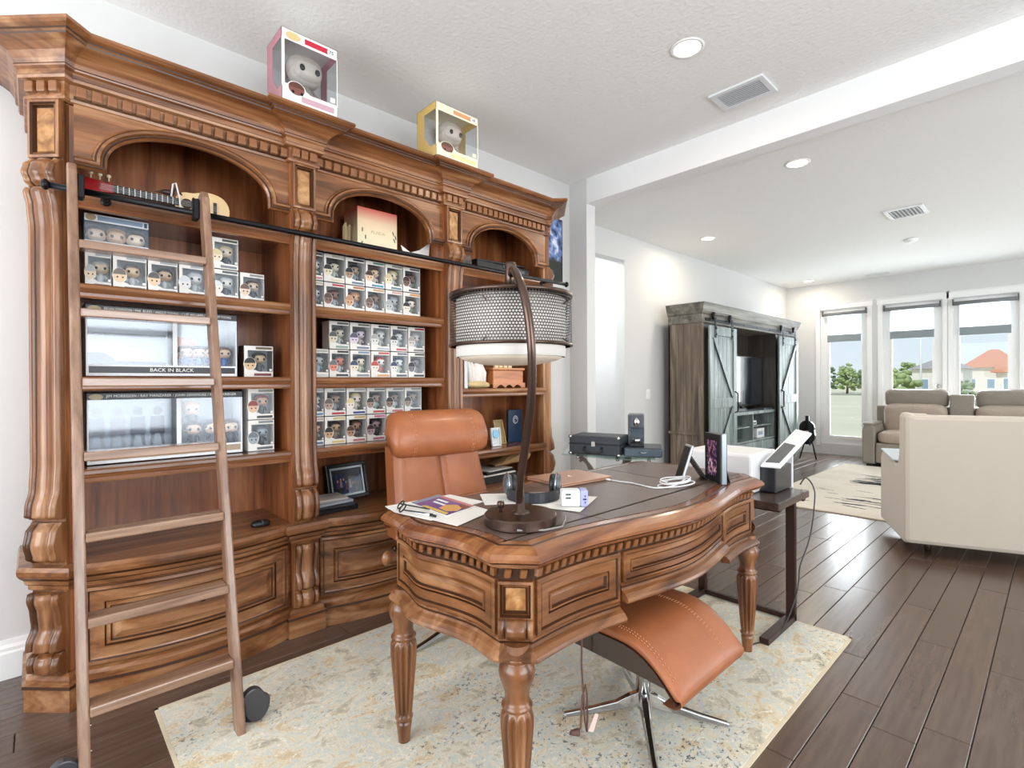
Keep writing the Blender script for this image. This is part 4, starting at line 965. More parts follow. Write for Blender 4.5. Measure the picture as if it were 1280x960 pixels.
# ---------------------------------------------------------------- rug under the desk
def rug_mat(name, cols, s1, s2, speck=True, axis=(1, 1, 1)):
    m = bpy.data.materials.new(name); m.use_nodes = True; nt = m.node_tree; N = nt.nodes.new; L = nt.links.new; b = nt.nodes['Principled BSDF']; b.inputs['Roughness'].default_value = .95; b.inputs['Sheen Weight'].default_value = .2
    tc = N('ShaderNodeTexCoord'); mp = N('ShaderNodeMapping'); mp.inputs['Scale'].default_value = axis; L(tc.outputs['Object'], mp.inputs[0])
    def noise(sc, det, dist=0):
        n = N('ShaderNodeTexNoise'); n.inputs['Scale'].default_value = sc; n.inputs['Detail'].default_value = det; n.inputs['Distortion'].default_value = dist; n.inputs['Roughness'].default_value = .68; L(mp.outputs[0], n.inputs['Vector']); return n
    def ramp(src, els, interp='LINEAR'):
        r = N('ShaderNodeValToRGB'); r.color_ramp.interpolation = interp; e = r.color_ramp.elements
        e[0].position, e[0].color = els[0][0], els[0][1]; e[1].position, e[1].color = els[-1][0], els[-1][1]
        for p, c in els[1:-1]: q = e.new(p); q.color = c
        L(src, r.inputs[0]); return r
    a = ramp(noise(s1, 8, .6).outputs[0], [(p, srgb(c)) for p, c in cols])
    col = a.outputs[0]
    if speck:
        k = ramp(noise(s2, 5, .4).outputs[0], [(.57, (0, 0, 0, 1)), (.62, (1, 1, 1, 1))]); k2 = ramp(noise(2.2, 2).outputs[0], [(.42, (.0, .0, .0, 1)), (.6, (1, 1, 1, 1))])
        mu = N('ShaderNodeMath'); mu.operation = 'MULTIPLY'; L(k.outputs[0], mu.inputs[0]); L(k2.outputs[0], mu.inputs[1])
        mx = N('ShaderNodeMix'); mx.data_type = 'RGBA'; L(mu.outputs[0], mx.inputs['Factor']); L(col, mx.inputs['A']); mx.inputs['B'].default_value = srgb('#4c4f54'); col = mx.outputs['Result']
        k = ramp(noise(s2*.8, 4).outputs[0], [(.34, (1, 1, 1, 1)), (.42, (0, 0, 0, 1))])
        mx = N('ShaderNodeMix'); mx.data_type = 'RGBA'; L(k.outputs[0], mx.inputs['Factor']); L(col, mx.inputs['A']); mx.inputs['B'].default_value = srgb('#efe8d8'); col = mx.outputs['Result']
    L(col, b.inputs['Base Color'])
    bp = N('ShaderNodeBump'); bp.inputs['Strength'].default_value = .5; bp.inputs['Distance'].default_value = .006; L(noise(140, 3).outputs[0], bp.inputs['Height']); L(bp.outputs[0], b.inputs['Normal'])
    return m
def rug(name, x0, x1, y0, y1, th, m, me, lab):
    t = thing(name, ((x0+x1)/2, (y0+y1)/2, 0), lab, 'rug')
    b = MB(); n = 24; rnd = random.Random(4)
    b.box(x0+.012, y0+.012, .0005, x1-.012, y1-.012, th); b.build('pile', m, t, bevel=.003, seg=1)
    b = MB(); b.box(x0, y0, .0004, x1, y0+.012, th*.9); b.box(x0, y1-.012, .0004, x1, y1, th*.9); b.box(x0, y0, .0004, x0+.012, y1, th*.9); b.box(x1-.012, y0, .0004, x1, y1, th*.9)
    b.build('bound_edge', me, t)
    return t
rug('area_rug', .70, 2.375, .325, 2.875, .009, rug_mat('distressed_rug', [(.30, '#9c9686'), (.40, '#cabfa6'), (.46, '#e6dcc6'), (.51, '#cacec7'), (.55, '#e2d6bc'), (.62, '#d0b78e'), (.70, '#e0d4bc')], 8.5, 70, axis=(1, .75, 1)), mat('rug_edge', '#dccdb2', .95), 'distressed cream, blue-grey and gold rug under the carved desk')

# ---------------------------------------------------------------- the desk
DT, DL, DB = .81, .785, .53     # top, lip, apron bottom
AC = [(2.04, .865), (2.14, .955)]; CC = [(2.145, 2.42), (2.045, 2.515)]
def f_side(s): return -.036*math.exp(-((s-.38)/.19)**2)+.012*math.exp(-((s-.80)/.13)**2)
def f_front(s): return .072*math.exp(-((s-.5)/.24)**2)-.014*(math.exp(-((s-.12)/.10)**2)+math.exp(-((s-.88)/.10)**2))
def side_pts(n=18):
    return [(1.46+(AC[0][0]-1.46)*k/n, .868+(AC[0][1]-.868)*k/n+f_side(k/n)*math.sin(PI*k/n)**.35) for k in range(n+1)]
def front_pts(n=30):
    return [(AC[1][0]+(CC[0][0]-AC[1][0])*k/n+f_front(k/n)*math.sin(PI*k/n)**.3, AC[1][1]+(CC[0][1]-AC[1][1])*k/n) for k in range(n+1)]
def right_pts(n=18):
    return [(CC[1][0]+(1.46-CC[1][0])*k/n, CC[1][1]-.003*k/n-f_side(1-k/n)*math.sin(PI*k/n)**.35) for k in range(n+1)]
DP0 = side_pts()+front_pts()+right_pts()+[(1.41, 2.512), (1.41, .868)]
DP = side_pts()+front_pts()+right_pts()+[(1.41, 2.46), (1.41, .92)]
def inset(P, d):
    n = len(P); V = [Vector(p) for p in P]; o = []
    for i in range(n):
        a = (V[i]-V[i-1]).normalized(); c = (V[(i+1) % n]-V[i]).normalized(); n1 = Vector((a.y, -a.x)); n2 = Vector((c.y, -c.x))
        q = V[i]-(n1+n2)/max(.3, 1+n1.dot(n2))*d; o.append((q.x, q.y))
    return o
dk = thing('writing_desk', (1.78, 1.69, .009), 'carved brown desk with curved front, canted corners and fluted legs', 'desk')
def desk():
    b = MB()
    sweep(b, DP, [(-.12, DT), (-.056, DT), (-.05, DT-.003), (-.046, DT-.001), (-.03, DT-.004), (-.010, DT-.014), (-.002, DL), (-.001, DL-.008), (-.012, DL-.016), (-.016, DL-.024), (-.10, DL-.024)], [0, 1, 1, 0, 0, 0, 0, 1, 0, 0], closed=True)
    b.prism([(*p, DT-.03) for p in inset(DP, .07)], (0, 0, .03))
    b.build('desk_top', [M_desktop, M_glaze], dk)
    lt = mat('desk_leather', '#65534a', .33, var=.1, vscale=14, bump=.05, bscale=180); ln = M_glaze
    I = inset([(1.41, .868)]+side_pts()[3:]+front_pts()+right_pts()[:-3]+[(1.41, 2.512)], .088)
    b = MB(); b.prism([(*p, DT) for p in I], (0, 0, .0008)); li = b.build('leather_inset', lt, dk)
    b = MB()
    for i in range(len(I)): b.tube([(*I[i-1], DT+.0004), (*I[i], DT+.0004)], .0011, 4)
    for q in (((1.50, 1.27), (2.07, 1.33)), ((1.50, 2.10), (2.07, 2.04)), ((2.02, 1.29), (2.02, 2.05))): b.tube([(*q[0], DT+.0006), (*q[1], DT+.0006)], .0010, 4)
    b.build('tooled_line', ln, li)
    # apron
    A = inset(DP, .055)
    b = MB(); sweep(b, A, [(-.02, DB+.0), (-.006, DB), (-.006, DL-.022), (-.02, DL-.022)], closed=True)
    # kneehole side and back parts stay full depth; the centre front rail is shallower
    ns, nf, nr = 19, 31, 19
    bod = MB(); F = A[ns:ns+nf]
    def strip(bm, P, z0, z1, sm=True): bm.grid([[(x, y, z) for z in (z0, z1)] for x, y in P], 0, sm)
    iL = max(i for i in range(nf) if F[i][1] < 1.345); iR = min(i for i in range(nf) if F[i][1] > 2.06)
    yL, yR = 1.345, 2.06
    def fx(y, P=F):
        for i in range(len(P)-1):
            if P[i][1] <= y <= P[i+1][1]: t = (y-P[i][1])/(P[i+1][1]-P[i][1]); return P[i][0]+(P[i+1][0]-P[i][0])*t
        return P[0][0] if y < P[0][1] else P[-1][0]
    Sd = A[0:ns]; Rt = A[ns+nf:ns+nf+nr]
    def fy(x, P):
        Q = sorted(P)
        for i in range(len(Q)-1):
            if Q[i][0] <= x <= Q[i+1][0]: t = (x-Q[i][0])/(Q[i+1][0]-Q[i][0]); return Q[i][1]+(Q[i+1][1]-Q[i][1])*t
        return Q[0][1] if x < Q[0][0] else Q[-1][1]
    zt = DL-.02; zc = DB+.055
    ped = lambda ys: [(fx(y), y) for y in ys]
    lin = lambda a, c, n: [a+(c-a)*k/n for k in range(n+1)]
    # carcass of each pedestal: closed prisms
    pl = Sd+ped(lin(F[0][1], yL, 10))+[(1.50, yL), (1.47, 1.0)]
    pr = ped(lin(yR, F[-1][1], 10))+Rt+[(1.47, 2.40), (1.50, yR)]
    for P in (pl, pr):
        q = MB(); q.prism([(x, y, DB) for x, y in P], (0, 0, zt-DB)); q.build('pedestal', M_honey, dk)
    q = MB(); q.prism([(x, y, zc) for x, y in ped(lin(yL-.01, yR+.01, 16))+[(1.95, yR+.01), (1.95, yL-.01)]], (0, 0, zt-zc)); q.build('centre_rail', M_honey, dk)
    q = MB(); q.box(1.43, .96, DB+.02, 1.50, 2.41, zt); q.build('rear_rail', M_honey, dk)
    # mouldings under the apron
    mp = [(0, .026), (.006, .02), (.004, .012), (.010, .006), (.022, 0), (.034, -.010), (.037, -.018), (.034, -.025), (0, -.027)]; mm = [0, 1, 0, 0, 0, 0, 0, 0]
    for P, z in ((Sd+ped(lin(F[0][1], yL, 10)), DB), (ped(lin(yR, F[-1][1], 10))+Rt, DB), (ped(lin(yL+.004, yR-.004, 20)), zc)):
        q = MB(); sweep(q, P, [(o, z+h) for o, h in mp], mm); q.build('apron_moulding', [M_honey, M_glaze], dk)
    # drawer fronts and side panels
    ff = lambda u, v, o: (fx(u)+o, u, v)
    st = [(0, -.004, 0), (0, .010, 0), (.004, .013, 0), (.012, .013, 0), (.016, .006, 1), (.019, .010, 0), (.046, .010, 0), (.049, .003, 1), (.053, .012, 0), (.058, .012, 0), (.062, .004, 1), (.066, .006, 0)]
    for a, c, z0 in ((F[0][1]+.014, yL-.006, DB+.03), (yL+.008, yR-.008, zc+.03), (yR+.006, F[-1][1]-.014, DB+.03)):
        q = MB(); sc = 1 if z0 < DB+.04 else .62
        rings(q, ff, a, c, z0, zt-.052, [(i*sc, o, m) for i, o, m in st], 16); q.build('drawer_front', [M_honey, M_glaze], dk)
    for P, sg in ((Sd, -1), (Rt, 1)):
        fs = lambda u, v, o, P=P, sg=sg: (u, fy(u, P)+sg*o, v)
        xs = sorted(p[0] for p in P)
        q = MB(); rings(q, fs, xs[0]+.012, xs[-1]-.012, DB+.03, zt-.052, st, 22); q.build('side_panel', [M_honeyx, M_glaze], dk)
    # dentils under the lip
    proto = [None]
    def dent(x, y, a):
        if proto[0] is None:
            q = MB(); q.prism([(-.004, -.013, -.012), (.017, -.009, -.012), (.020, -.004, .012), (-.004, -.009, .012)], (0, .018, 0)); proto[0] = q.build('dentil', M_honey, dk, bevel=.003, seg=1, world=False); o = proto[0]
        else:
            o = proto[0].copy(); COL.objects.link(o); o.parent = dk
        o.location = (x-1.78, y-1.69, zt-.034-.009+.004); o.rotation_euler = (0, 0, a)
    def along(P, step):
        V = [Vector(p) for p in P]; Ls = [(V[i+1]-V[i]).length for i in range(len(V)-1)]; T = sum(Ls); n = int(T/step); s = T/n
        for k in range(n):
            d = (k+.5)*s; i = 0
            while d > Ls[i]: d -= Ls[i]; i += 1
            t = (V[i+1]-V[i]).normalized(); p = V[i]+t*d; dent(p.x, p.y, math.atan2(-t.x, t.y))
    along(Sd, .034); along(F, .034); along([Sd[-1], F[0]], .036); along([F[-1], Rt[0]], .036); along(Rt, .034)
    # band the dentils sit on
    q = MB(); sweep(q, A, [(0, zt-.052), (.004, zt-.05), (.004, zt-.02), (.012, zt-.016), (.014, zt), (0, zt)], [0, 1, 0, 0, 0], closed=True); q.build('dentil_band', [M_honey, M_glaze], dk)
    # canted corner columns
    for p, r in ((Sd[-1], F[0]), (F[-1], Rt[0])):
        o = (Vector(p)+Vector(r))/2; t = (Vector(r)-Vector(p)); w = t.length; t.normalize(); n = Vector((t.y, -t.x))
        fc2 = lambda u, v, out, o=o, t=t, n=n: (o.x+t.x*u+n.x*out, o.y+t.y*u+n.y*out, v)
        h = w/2+.005
        q = MB(); rings(q, fc2, -h, h, DB+.082, zt-.052, [(0, -.004, 0), (0, .014, 0), (.006, .018, 0), (.010, .008, 1), (.014, .012, 0), (.017, .003, 1)], 2); col = q.build('corner_block', [M_honeyz, M_glaze], dk)
        q = MB(); rings(q, fc2, -h+.018, h-.018, DB+.100, zt-.070, [(0, 0, 0), (.003, .004, 0)], 2); q.build('burl_inset', M_burl, col)
        q = MB(); us = lin(-1, 1, 24)
        rel = lambda u: (.014+.006*math.cos(u/.55*PI/2)) if abs(u) < .55 else (.002 if abs(u) < .68 else .010)
        zz = lin(DB+.022, DB+.078, 10)
        q.grid([[fc2(u*h, z, rel(u)*(.4+.6*math.sin(PI*(z-zz[0])/(zz[-1]-zz[0])))+.01*math.sin(PI*(z-zz[0])/(zz[-1]-zz[0]))) for z in zz] for u in us], [1 if .55 < abs((us[i]+us[i+1])/2) < .68 else 0 for i in range(24)]); q.build('corner_scroll', [M_honeyz, M_glaze], col)
        q = MB(); sweep(q, [(p[0], p[1]), (r[0], r[1])], [(o2, DB+h2) for o2, h2 in mp], mm); q.build('apron_moulding', [M_honey, M_glaze], dk)
    # little rosette ears at the back corners
    for (x, y) in ((1.45, .905), (1.45, 2.475)):
        q = MB(); q.ell((x-.012, y, DB+.10), (.014, .02, .026), 10, 8); q.build('rosette', M_honey, dk)
    # turned and fluted legs
    prof = [(.020, .0), (.0205, .012), (.026, .058), (.027, .066), (.0215, .07), (.0215, .072), (.030, .080), (.031, .086), (.026, .092), (.0285, .10), (.036, .19), (.043, .27), (.046, .31), (.046, .335), (.041, .348), (.036, .354), (.035, .358), (.042, .362), (.043, .367), (.037, .372), (.033, .385), (.034, .402), (.041, .424), (.048, .444), (.050, .458), (.047, .474), (.038, .486), (.036, .490), (.044, .494), (.044, .502), (.036, .506), (.036, .535)]
    zs = []
    for i in range(len(prof)-1):
        m = 8 if .10 <= prof[i][1] < .31 else 1
        for q in range(m): zs.append((prof[i][0]+(prof[i+1][0]-prof[i][0])*q/m, prof[i][1]+(prof[i+1][1]-prof[i][1])*q/m))
    zs.append(prof[-1])
    for (x, y) in ((2.05, .955), (2.075, 2.395), (1.505, .93), (1.505, 2.45)):
        q = MB(); q.lathe(zs, 72, (x, y, .0095), flute=(.099, .347, 12, .30)); q.build('leg', M_honeyz, dk)
desk()

# ---------------------------------------------------------------- things on the desk
def lamp():
    x, y = 1.915, 1.10
    t = thing('arc_lamp', (x, y, DT), 'bronze arc desk lamp with perforated metal drum shade', 'lamp')
    b = MB(); b.lathe([(0, 0), (.108, 0), (.112, .004), (.112, .03), (.109, .0335), (.1085, .034), (0, .035)], 72, (x, y, DT+.001), sm=False); b.build('lamp_base', M_dkmetal, t)
    b = MB(); b.lathe([(0, .034), (.03, .034), (.028, .038), (.014, .042), (.014, .10), (0, .10)], 20, (x, y, DT)); b.build('stem', M_dkmetal, t)
    b = MB(); kx, ky = 1.875, 1.055; b.lathe([(0, 0), (.006, 0), (.005, .008), (.006, .012), (.011, .014), (.012, .026), (.010, .032), (0, .034)], 14, (kx, ky, DT+.038)); b.build('switch_knob', M_dkmetal, t)
    # arc bends out towards the viewer and back over the drum
    pts = [(x, y, .87), (1.919, 1.093, .90), (1.936, 1.080, .951), (1.965, 1.068, 1.029), (2.002, 1.050, 1.116), (2.037, 1.029, 1.211), (2.056, 1.013, 1.289), (2.064, 1.002, 1.355), (2.061, .997, 1.417), (2.051, .994, 1.471), (2.026, 1.002, 1.523), (1.985, 1.024, 1.562), (1.940, 1.055, 1.588), (1.900, 1.085, 1.598), (1.872, 1.108, 1.594)]
    sm = []
    for i in range(len(pts)-1):
        p0, p1, p2, p3 = [Vector(pts[max(0, min(len(pts)-1, i+k))]) for k in (-1, 0, 1, 2)]
        for q in range(3): s = q/3; sm.append(.5*((2*p1)+(-p0+p2)*s+(2*p0-5*p1+4*p2-p3)*s*s+(-p0+3*p1-3*p2+p3)*s**3))
    pts = sm+[Vector(pts[-1])]
    b = MB(); b.tube(pts, [.011]+[.0125]*(len(pts)-1), 12); b.build('arc_arm', M_dkmetal, t)
    cx, cy = 1.850, 1.124
    b = MB(); b.lathe([(0, 1.522), (.019, 1.522), (.019, 1.628), (.016, 1.636), (0, 1.637)], 18, (cx, cy, 0)); b.build('hub', M_dkmetal, t)
    # drum: rims, perforated sheet as real openings, inner fabric shade
    R1, z0, z1 = .196, 1.367, 1.520
    sh = MB()
    for a, c in ((z0-.004, z0+.004), (z1-.002, z1+.009)): sh.lathe([(R1-.004, a), (R1+.003, a), (R1+.003, c), (R1-.004, c), (R1-.004, a)], 64, (cx, cy, 0))
    for k in range(3):
        a = 2*PI*k/3+.5; sh.tube([(cx, cy, z1+.008), (cx+(R1-.002)*math.cos(a), cy+(R1-.002)*math.sin(a), z1+.004)], .004, 6)
    for k in range(4):
        a = 2*PI*k/4+.4; sh.tube([(cx+.172*math.cos(a), cy+.172*math.sin(a), z0+.02), (cx+R1*math.cos(a), cy+R1*math.sin(a), z0+.005)], .0025, 6); sh.tube([(cx+.172*math.cos(a), cy+.172*math.sin(a), z1-.03), (cx+R1*math.cos(a), cy+R1*math.sin(a), z1-.02)], .0025, 6)
    shade = sh.build('drum_shade', M_dkmetal, t)
    pf = MB(); nk, nz = 128, 17; da = 2*PI/nk; dz = (z1-z0-.004)/nz; m = 6
    for j in range(nz):
        for k in range(nk):
            a0 = (k+(.5 if j % 2 else 0))*da; zc = z0+.004+(j+.5)*dz; b0 = len(pf.v)
            rr = .44
            for q in range(m):   # hexagonal cell edge
                an = PI/6+2*PI*q/m; aa = a0+math.cos(an)*da*.578; z = zc+math.sin(an)*dz*.667
                z = min(max(z, z0), z1); pf.v.append((cx+R1*math.cos(aa), cy+R1*math.sin(aa), z))
            for q in range(m):
                an = PI/6+2*PI*q/m; aa = a0+math.cos(an)*da*rr; z = zc+math.sin(an)*dz*rr*1.02; pf.v.append((cx+R1*math.cos(aa), cy+R1*math.sin(aa), z))
            for q in range(m): pf.face([b0+q, b0+(q+1) % m, b0+m+(q+1) % m, b0+m+q], 0, True)
    o = pf.build('perforated_sheet', mat('bronze_dark', '#3a302c', .4, .7), shade, keep=True); o['kind'] = 'stuff'
    fs = MB(); fs.lathe([(.174, 1.330), (.176, 1.330), (.176, 1.512), (.174, 1.512), (.174, 1.330)], 64, (cx, cy, 0))
    m2 = mat('lamp_linen', '#f3efe8', .85); m2.node_tree.nodes['Principled BSDF'].inputs['Subsurface Weight'].default_value = 0
    fs.build('fabric_shade', m2, shade)
    d = MB(); d.lathe([(0, 1.303), (.09, 1.307), (.15, 1.320), (.173, 1.333), (.173, 1.336), (0, 1.336)], 48, (cx, cy, 0)); d.build('diffuser', mat('diffuser_cream', '#efe3d0', .7), shade)
    # power cord out of the base
    b = MB(); b.tube([(1.99, 1.015, DT+.012), (2.03, 1.09, DT+.006), (2.035, 1.16, DT+.004), (1.99, 1.225, DT+.004), (1.96, 1.26, DT+.004)], .0035, 6); b.build('power_cord', mat('cord_grey', '#8b8480', .5), t)
lamp()
ZT = DT+.001
def sheet(name, pts, z, lab, m=M_paper, cat='paper', group='loose papers on the desk', curl=0):
    b = MB(); b.prism([(x, y, z) for x, y in pts], (0, 0, .0007)); o = b.build(name, m)
    tag(o, lab, cat, group); return o
sheet('paper_sheet', [(1.425, .905), (1.43, 1.185), (1.615, 1.205), (1.66, .93)], ZT+.0002, 'cream paper sheet lying lowest under the magazine at the desk corner')
sheet('paper_sheet', [(1.44, .90), (1.53, .885), (1.70, .915), (1.62, 1.11), (1.46, 1.07)], ZT+.0012, 'white paper sheet poking out at the desk corner next to the chair')
sheet('paper_sheet', [(1.55, .90), (1.81, .935), (1.745, 1.13), (1.52, 1.14)], ZT+.0022, 'printed white sheet between the purple magazine and the lamp base')
sheet('paper_sheet', [(1.51, 1.27), (1.66, 1.17), (1.80, 1.38), (1.68, 1.50)], ZT+.0010, 'white paper sheet under the headphones')
sheet('paper_sheet', [(1.78, 1.27), (1.96, 1.335), (1.86, 1.56), (1.72, 1.47)], ZT+.0018, 'white paper sheet under the travel adapter')
def magazine():
    t = thing('magazine', (1.57, 1.05, ZT), 'purple magazine with yellow and orange picture lying on the papers', 'magazine')
    z = ZT+.004
    o = Vector((1.468, .985)); u = Vector((.235, -.012)); v = Vector((-.035, .145))
    P = lambda a, c, h: (o.x+u.x*a+v.x*c, o.y+u.y*a+v.y*c, h)
    b = MB(); b.prism([P(0, 0, z), P(1, 0, z), P(1, 1, z), P(0, 1, z)], (0, 0, .004), 0); b.build('magazine_pages', M_paper, t)
    def patch(n, q, c, k):
        b = MB(); b.prism([P(x, y, z+.004+.0003*k) for x, y in q], (0, 0, .0003)); b.build(n, mat('print_'+c[1:], c, .25, coat=.4), t)
    patch('cover_print', [(0, 0), (1, 0), (1, 1), (0, 1)], '#5b4a9c', 1)
    patch('cover_band', [(0, .86), (1, .86), (1, 1), (0, 1)], '#c9838a', 2); patch('cover_band', [(0, 0), (.13, 0), (.13, 1), (0, 1)], '#7e9cb4', 3)
    patch('cover_picture', [(.62, .22), (.85, .18), (.98, .4), (.9, .7), (.72, .72), (.58, .5)], '#e4b26a', 4); patch('cover_picture', [(.80, .70), (1, .55), (1, .86), (.78, .86)], '#7a3a3c', 5)
    patch('cover_corner', [(.3, 0), (.98, 0), (.95, .13), (.36, .12)], '#e8c96a', 6)
    for k in range(2):
        b = MB(); a0 = .22+.06*k; c0 = .62-.2*k
        b.prism([P(a0, c0, z+.0058), P(a0+.30, c0, z+.0058), P(a0+.30, c0+.1, z+.0058), P(a0, c0+.1, z+.0058)], (0, 0, .0003)); b.build('headline_stroke', M_whiteink, t)
    t = thing('reading_glasses', (1.55, .925, ZT), 'black-framed reading glasses lying folded on the papers in front of the magazine', 'glasses')
    b = MB()
    for cx, cy in ((1.50, .925), (1.545, .905)):
        b.tube([(cx+.021*math.cos(2*PI*k/14), cy-.009*math.cos(2*PI*k/14)+.012*math.sin(2*PI*k/14), ZT+.016+.010*math.sin(2*PI*k/14)) for k in range(14)], .0026, 6, closed=True)
    b.build('lens_rims', M_blackp, t)
    for q in ((1.482, .935, 1.60, .975), (1.565, .897, 1.665, .945)):
        b = MB(); b.tube([(q[0], q[1], ZT+.014), ((q[0]+q[2])/2, (q[1]+q[3])/2, ZT+.012), (q[2], q[3], ZT+.010)], .0024, 6); b.build('temple', M_blackp, t)
    t = thing('ballpoint_pen', (1.62, .925, ZT), 'white and black pen lying on the papers beside the glasses', 'pen')
    b = MB(); b.tube([(1.56, .918, ZT+.008), (1.66, .938, ZT+.008)], .0042, 8); b.build('barrel', M_white, t)
    b = MB(); b.tube([(1.66, .938, ZT+.008), (1.685, .943, ZT+.008)], .0044, 8); b.build('cap', M_blackp, t)
magazine()
def headphones():
    t = thing('headphones', (1.70, 1.36, ZT), 'black headphones with silver rings lying on papers behind the lamp', 'headphones')
    # headband lies towards the viewer, ear cups stand behind
    c = Vector((1.70, 1.375)); e = Vector((.682, .731)); f = Vector((.731, -.682))
    pts = []
    for k in range(17):
        a = PI+PI*k/16; q = c+e*(.092*math.cos(a))-f*(.10*math.sin(a)); pts.append((q.x, q.y, ZT+.022))
    b = MB(); b.tube(pts, .012, 8, sq=(.036, .016)); b.build('headband', mat('band_black', '#25282d', .45), t)
    b = MB(); b.tube([(p[0]-f.x*.010, p[1]-f.y*.010, ZT+.03) for p in pts[2:-2]], .009, 8); b.build('band_padding', mat('pad_white', '#d8d4cc', .8, bump=.8, bscale=200), t)
    for s, yaw in ((-1, .2), (1, -.2)):
        q = c+e*s*.094-f*.015; M = Matrix.Rotation(math.atan2(e.y, e.x)+yaw, 3, 'Z') @ Matrix.Rotation(R_(90), 3, 'Y')
        b = MB(); b.lathe([(0, -.016), (.03, -.016), (.038, -.010), (.04, 0), (.036, .010), (0, .012)], 24, (q.x, q.y, ZT+.05), M=M); cup = b.build('ear_cup', mat('cup_grey', '#5a6068', .35, .3), t)
        b = MB(); b.lathe([(.020, .012), (.036, .010), (.040, .018), (.036, .028), (.024, .030), (.020, .012)], 24, (q.x, q.y, ZT+.05), M=M @ Matrix.Rotation(PI if s > 0 else 0, 3, 'X')); b.build('ear_pad', M_blackp, cup)
        b = MB(); b.tube([(q.x+M[0][2]*.0+.043*math.cos(2*PI*k/20)*e.y*0+ (M @ Vector((.043*math.cos(2*PI*k/20), .043*math.sin(2*PI*k/20), -.004))).x, q.y+(M @ Vector((.043*math.cos(2*PI*k/20), .043*math.sin(2*PI*k/20), -.004))).y, ZT+.05+(M @ Vector((.043*math.cos(2*PI*k/20), .043*math.sin(2*PI*k/20), -.004))).z) for k in range(20)], .0025, 6, closed=True); b.build('chrome_ring', M_chrome, cup)
headphones()
def adapter():
    t = thing('travel_adapter', (1.90, 1.42, ZT), 'white and lilac travel plug adapter cube on a paper sheet', 'adapter', rz=R_(47))
    o = (0, 0)
    b = MB(); b.box(-.045, -.028, .0025, .022, .028, .058); b.build('adapter_body', M_white, t, bevel=.006, world=False)
    b = MB(); b.box(.022, -.029, .0022, .048, .029, .059); blk = b.build('socket_block', mat('adapter_lilac', '#aeb4dc', .4), t, bevel=.005, world=False)
    b = MB()
    for z in (.03, .042): b.box(-.030, -.0290, z, -.012, -.0282, z+.006)
    b.build('port', M_grayp, t, world=False)
    b = MB(); b.box(.030, -.0300, .026, .042, -.0290, .031); b.box(.036, -.0300, .036, .039, -.0290, .043); b.box(.036, -.0300, .014, .039, -.0290, .021); b.build('socket_slot', M_blackp, blk, world=False)
    t.location = (1.885, 1.39, ZT+.0015)
adapter()
def laptop():
    t = thing('laptop', (1.56, 1.74, ZT), 'closed rose-gold laptop lying on the desk leather', 'laptop')
    P = [(1.685, 1.895), (1.655, 1.59), (1.425, 1.615), (1.455, 1.92)]
    m = mat('rose_gold', '#cfa48c', .35, .6)
    b = MB(); b.prism([(*p, ZT+.001) for p in P], (0, 0, .008)); b.build('laptop_base', m, t, bevel=.003)
    b = MB(); b.prism([(*p, ZT+.0095) for p in P], (0, 0, .006)); lid = b.build('laptop_lid', m, t, bevel=.003)
    b = MB(); b.lathe([(0, 0), (.011, 0), (.011, .0003), (0, .0003)], 18, (1.555, 1.755, ZT+.0156)); b.lathe([(0, 0), (.004, 0), (.004, .0003), (0, .0003)], 10, (1.541, 1.758, ZT+.0156)); b.build('lid_emblem', mat('emblem_light', '#f2e2d8', .2), lid)
laptop()
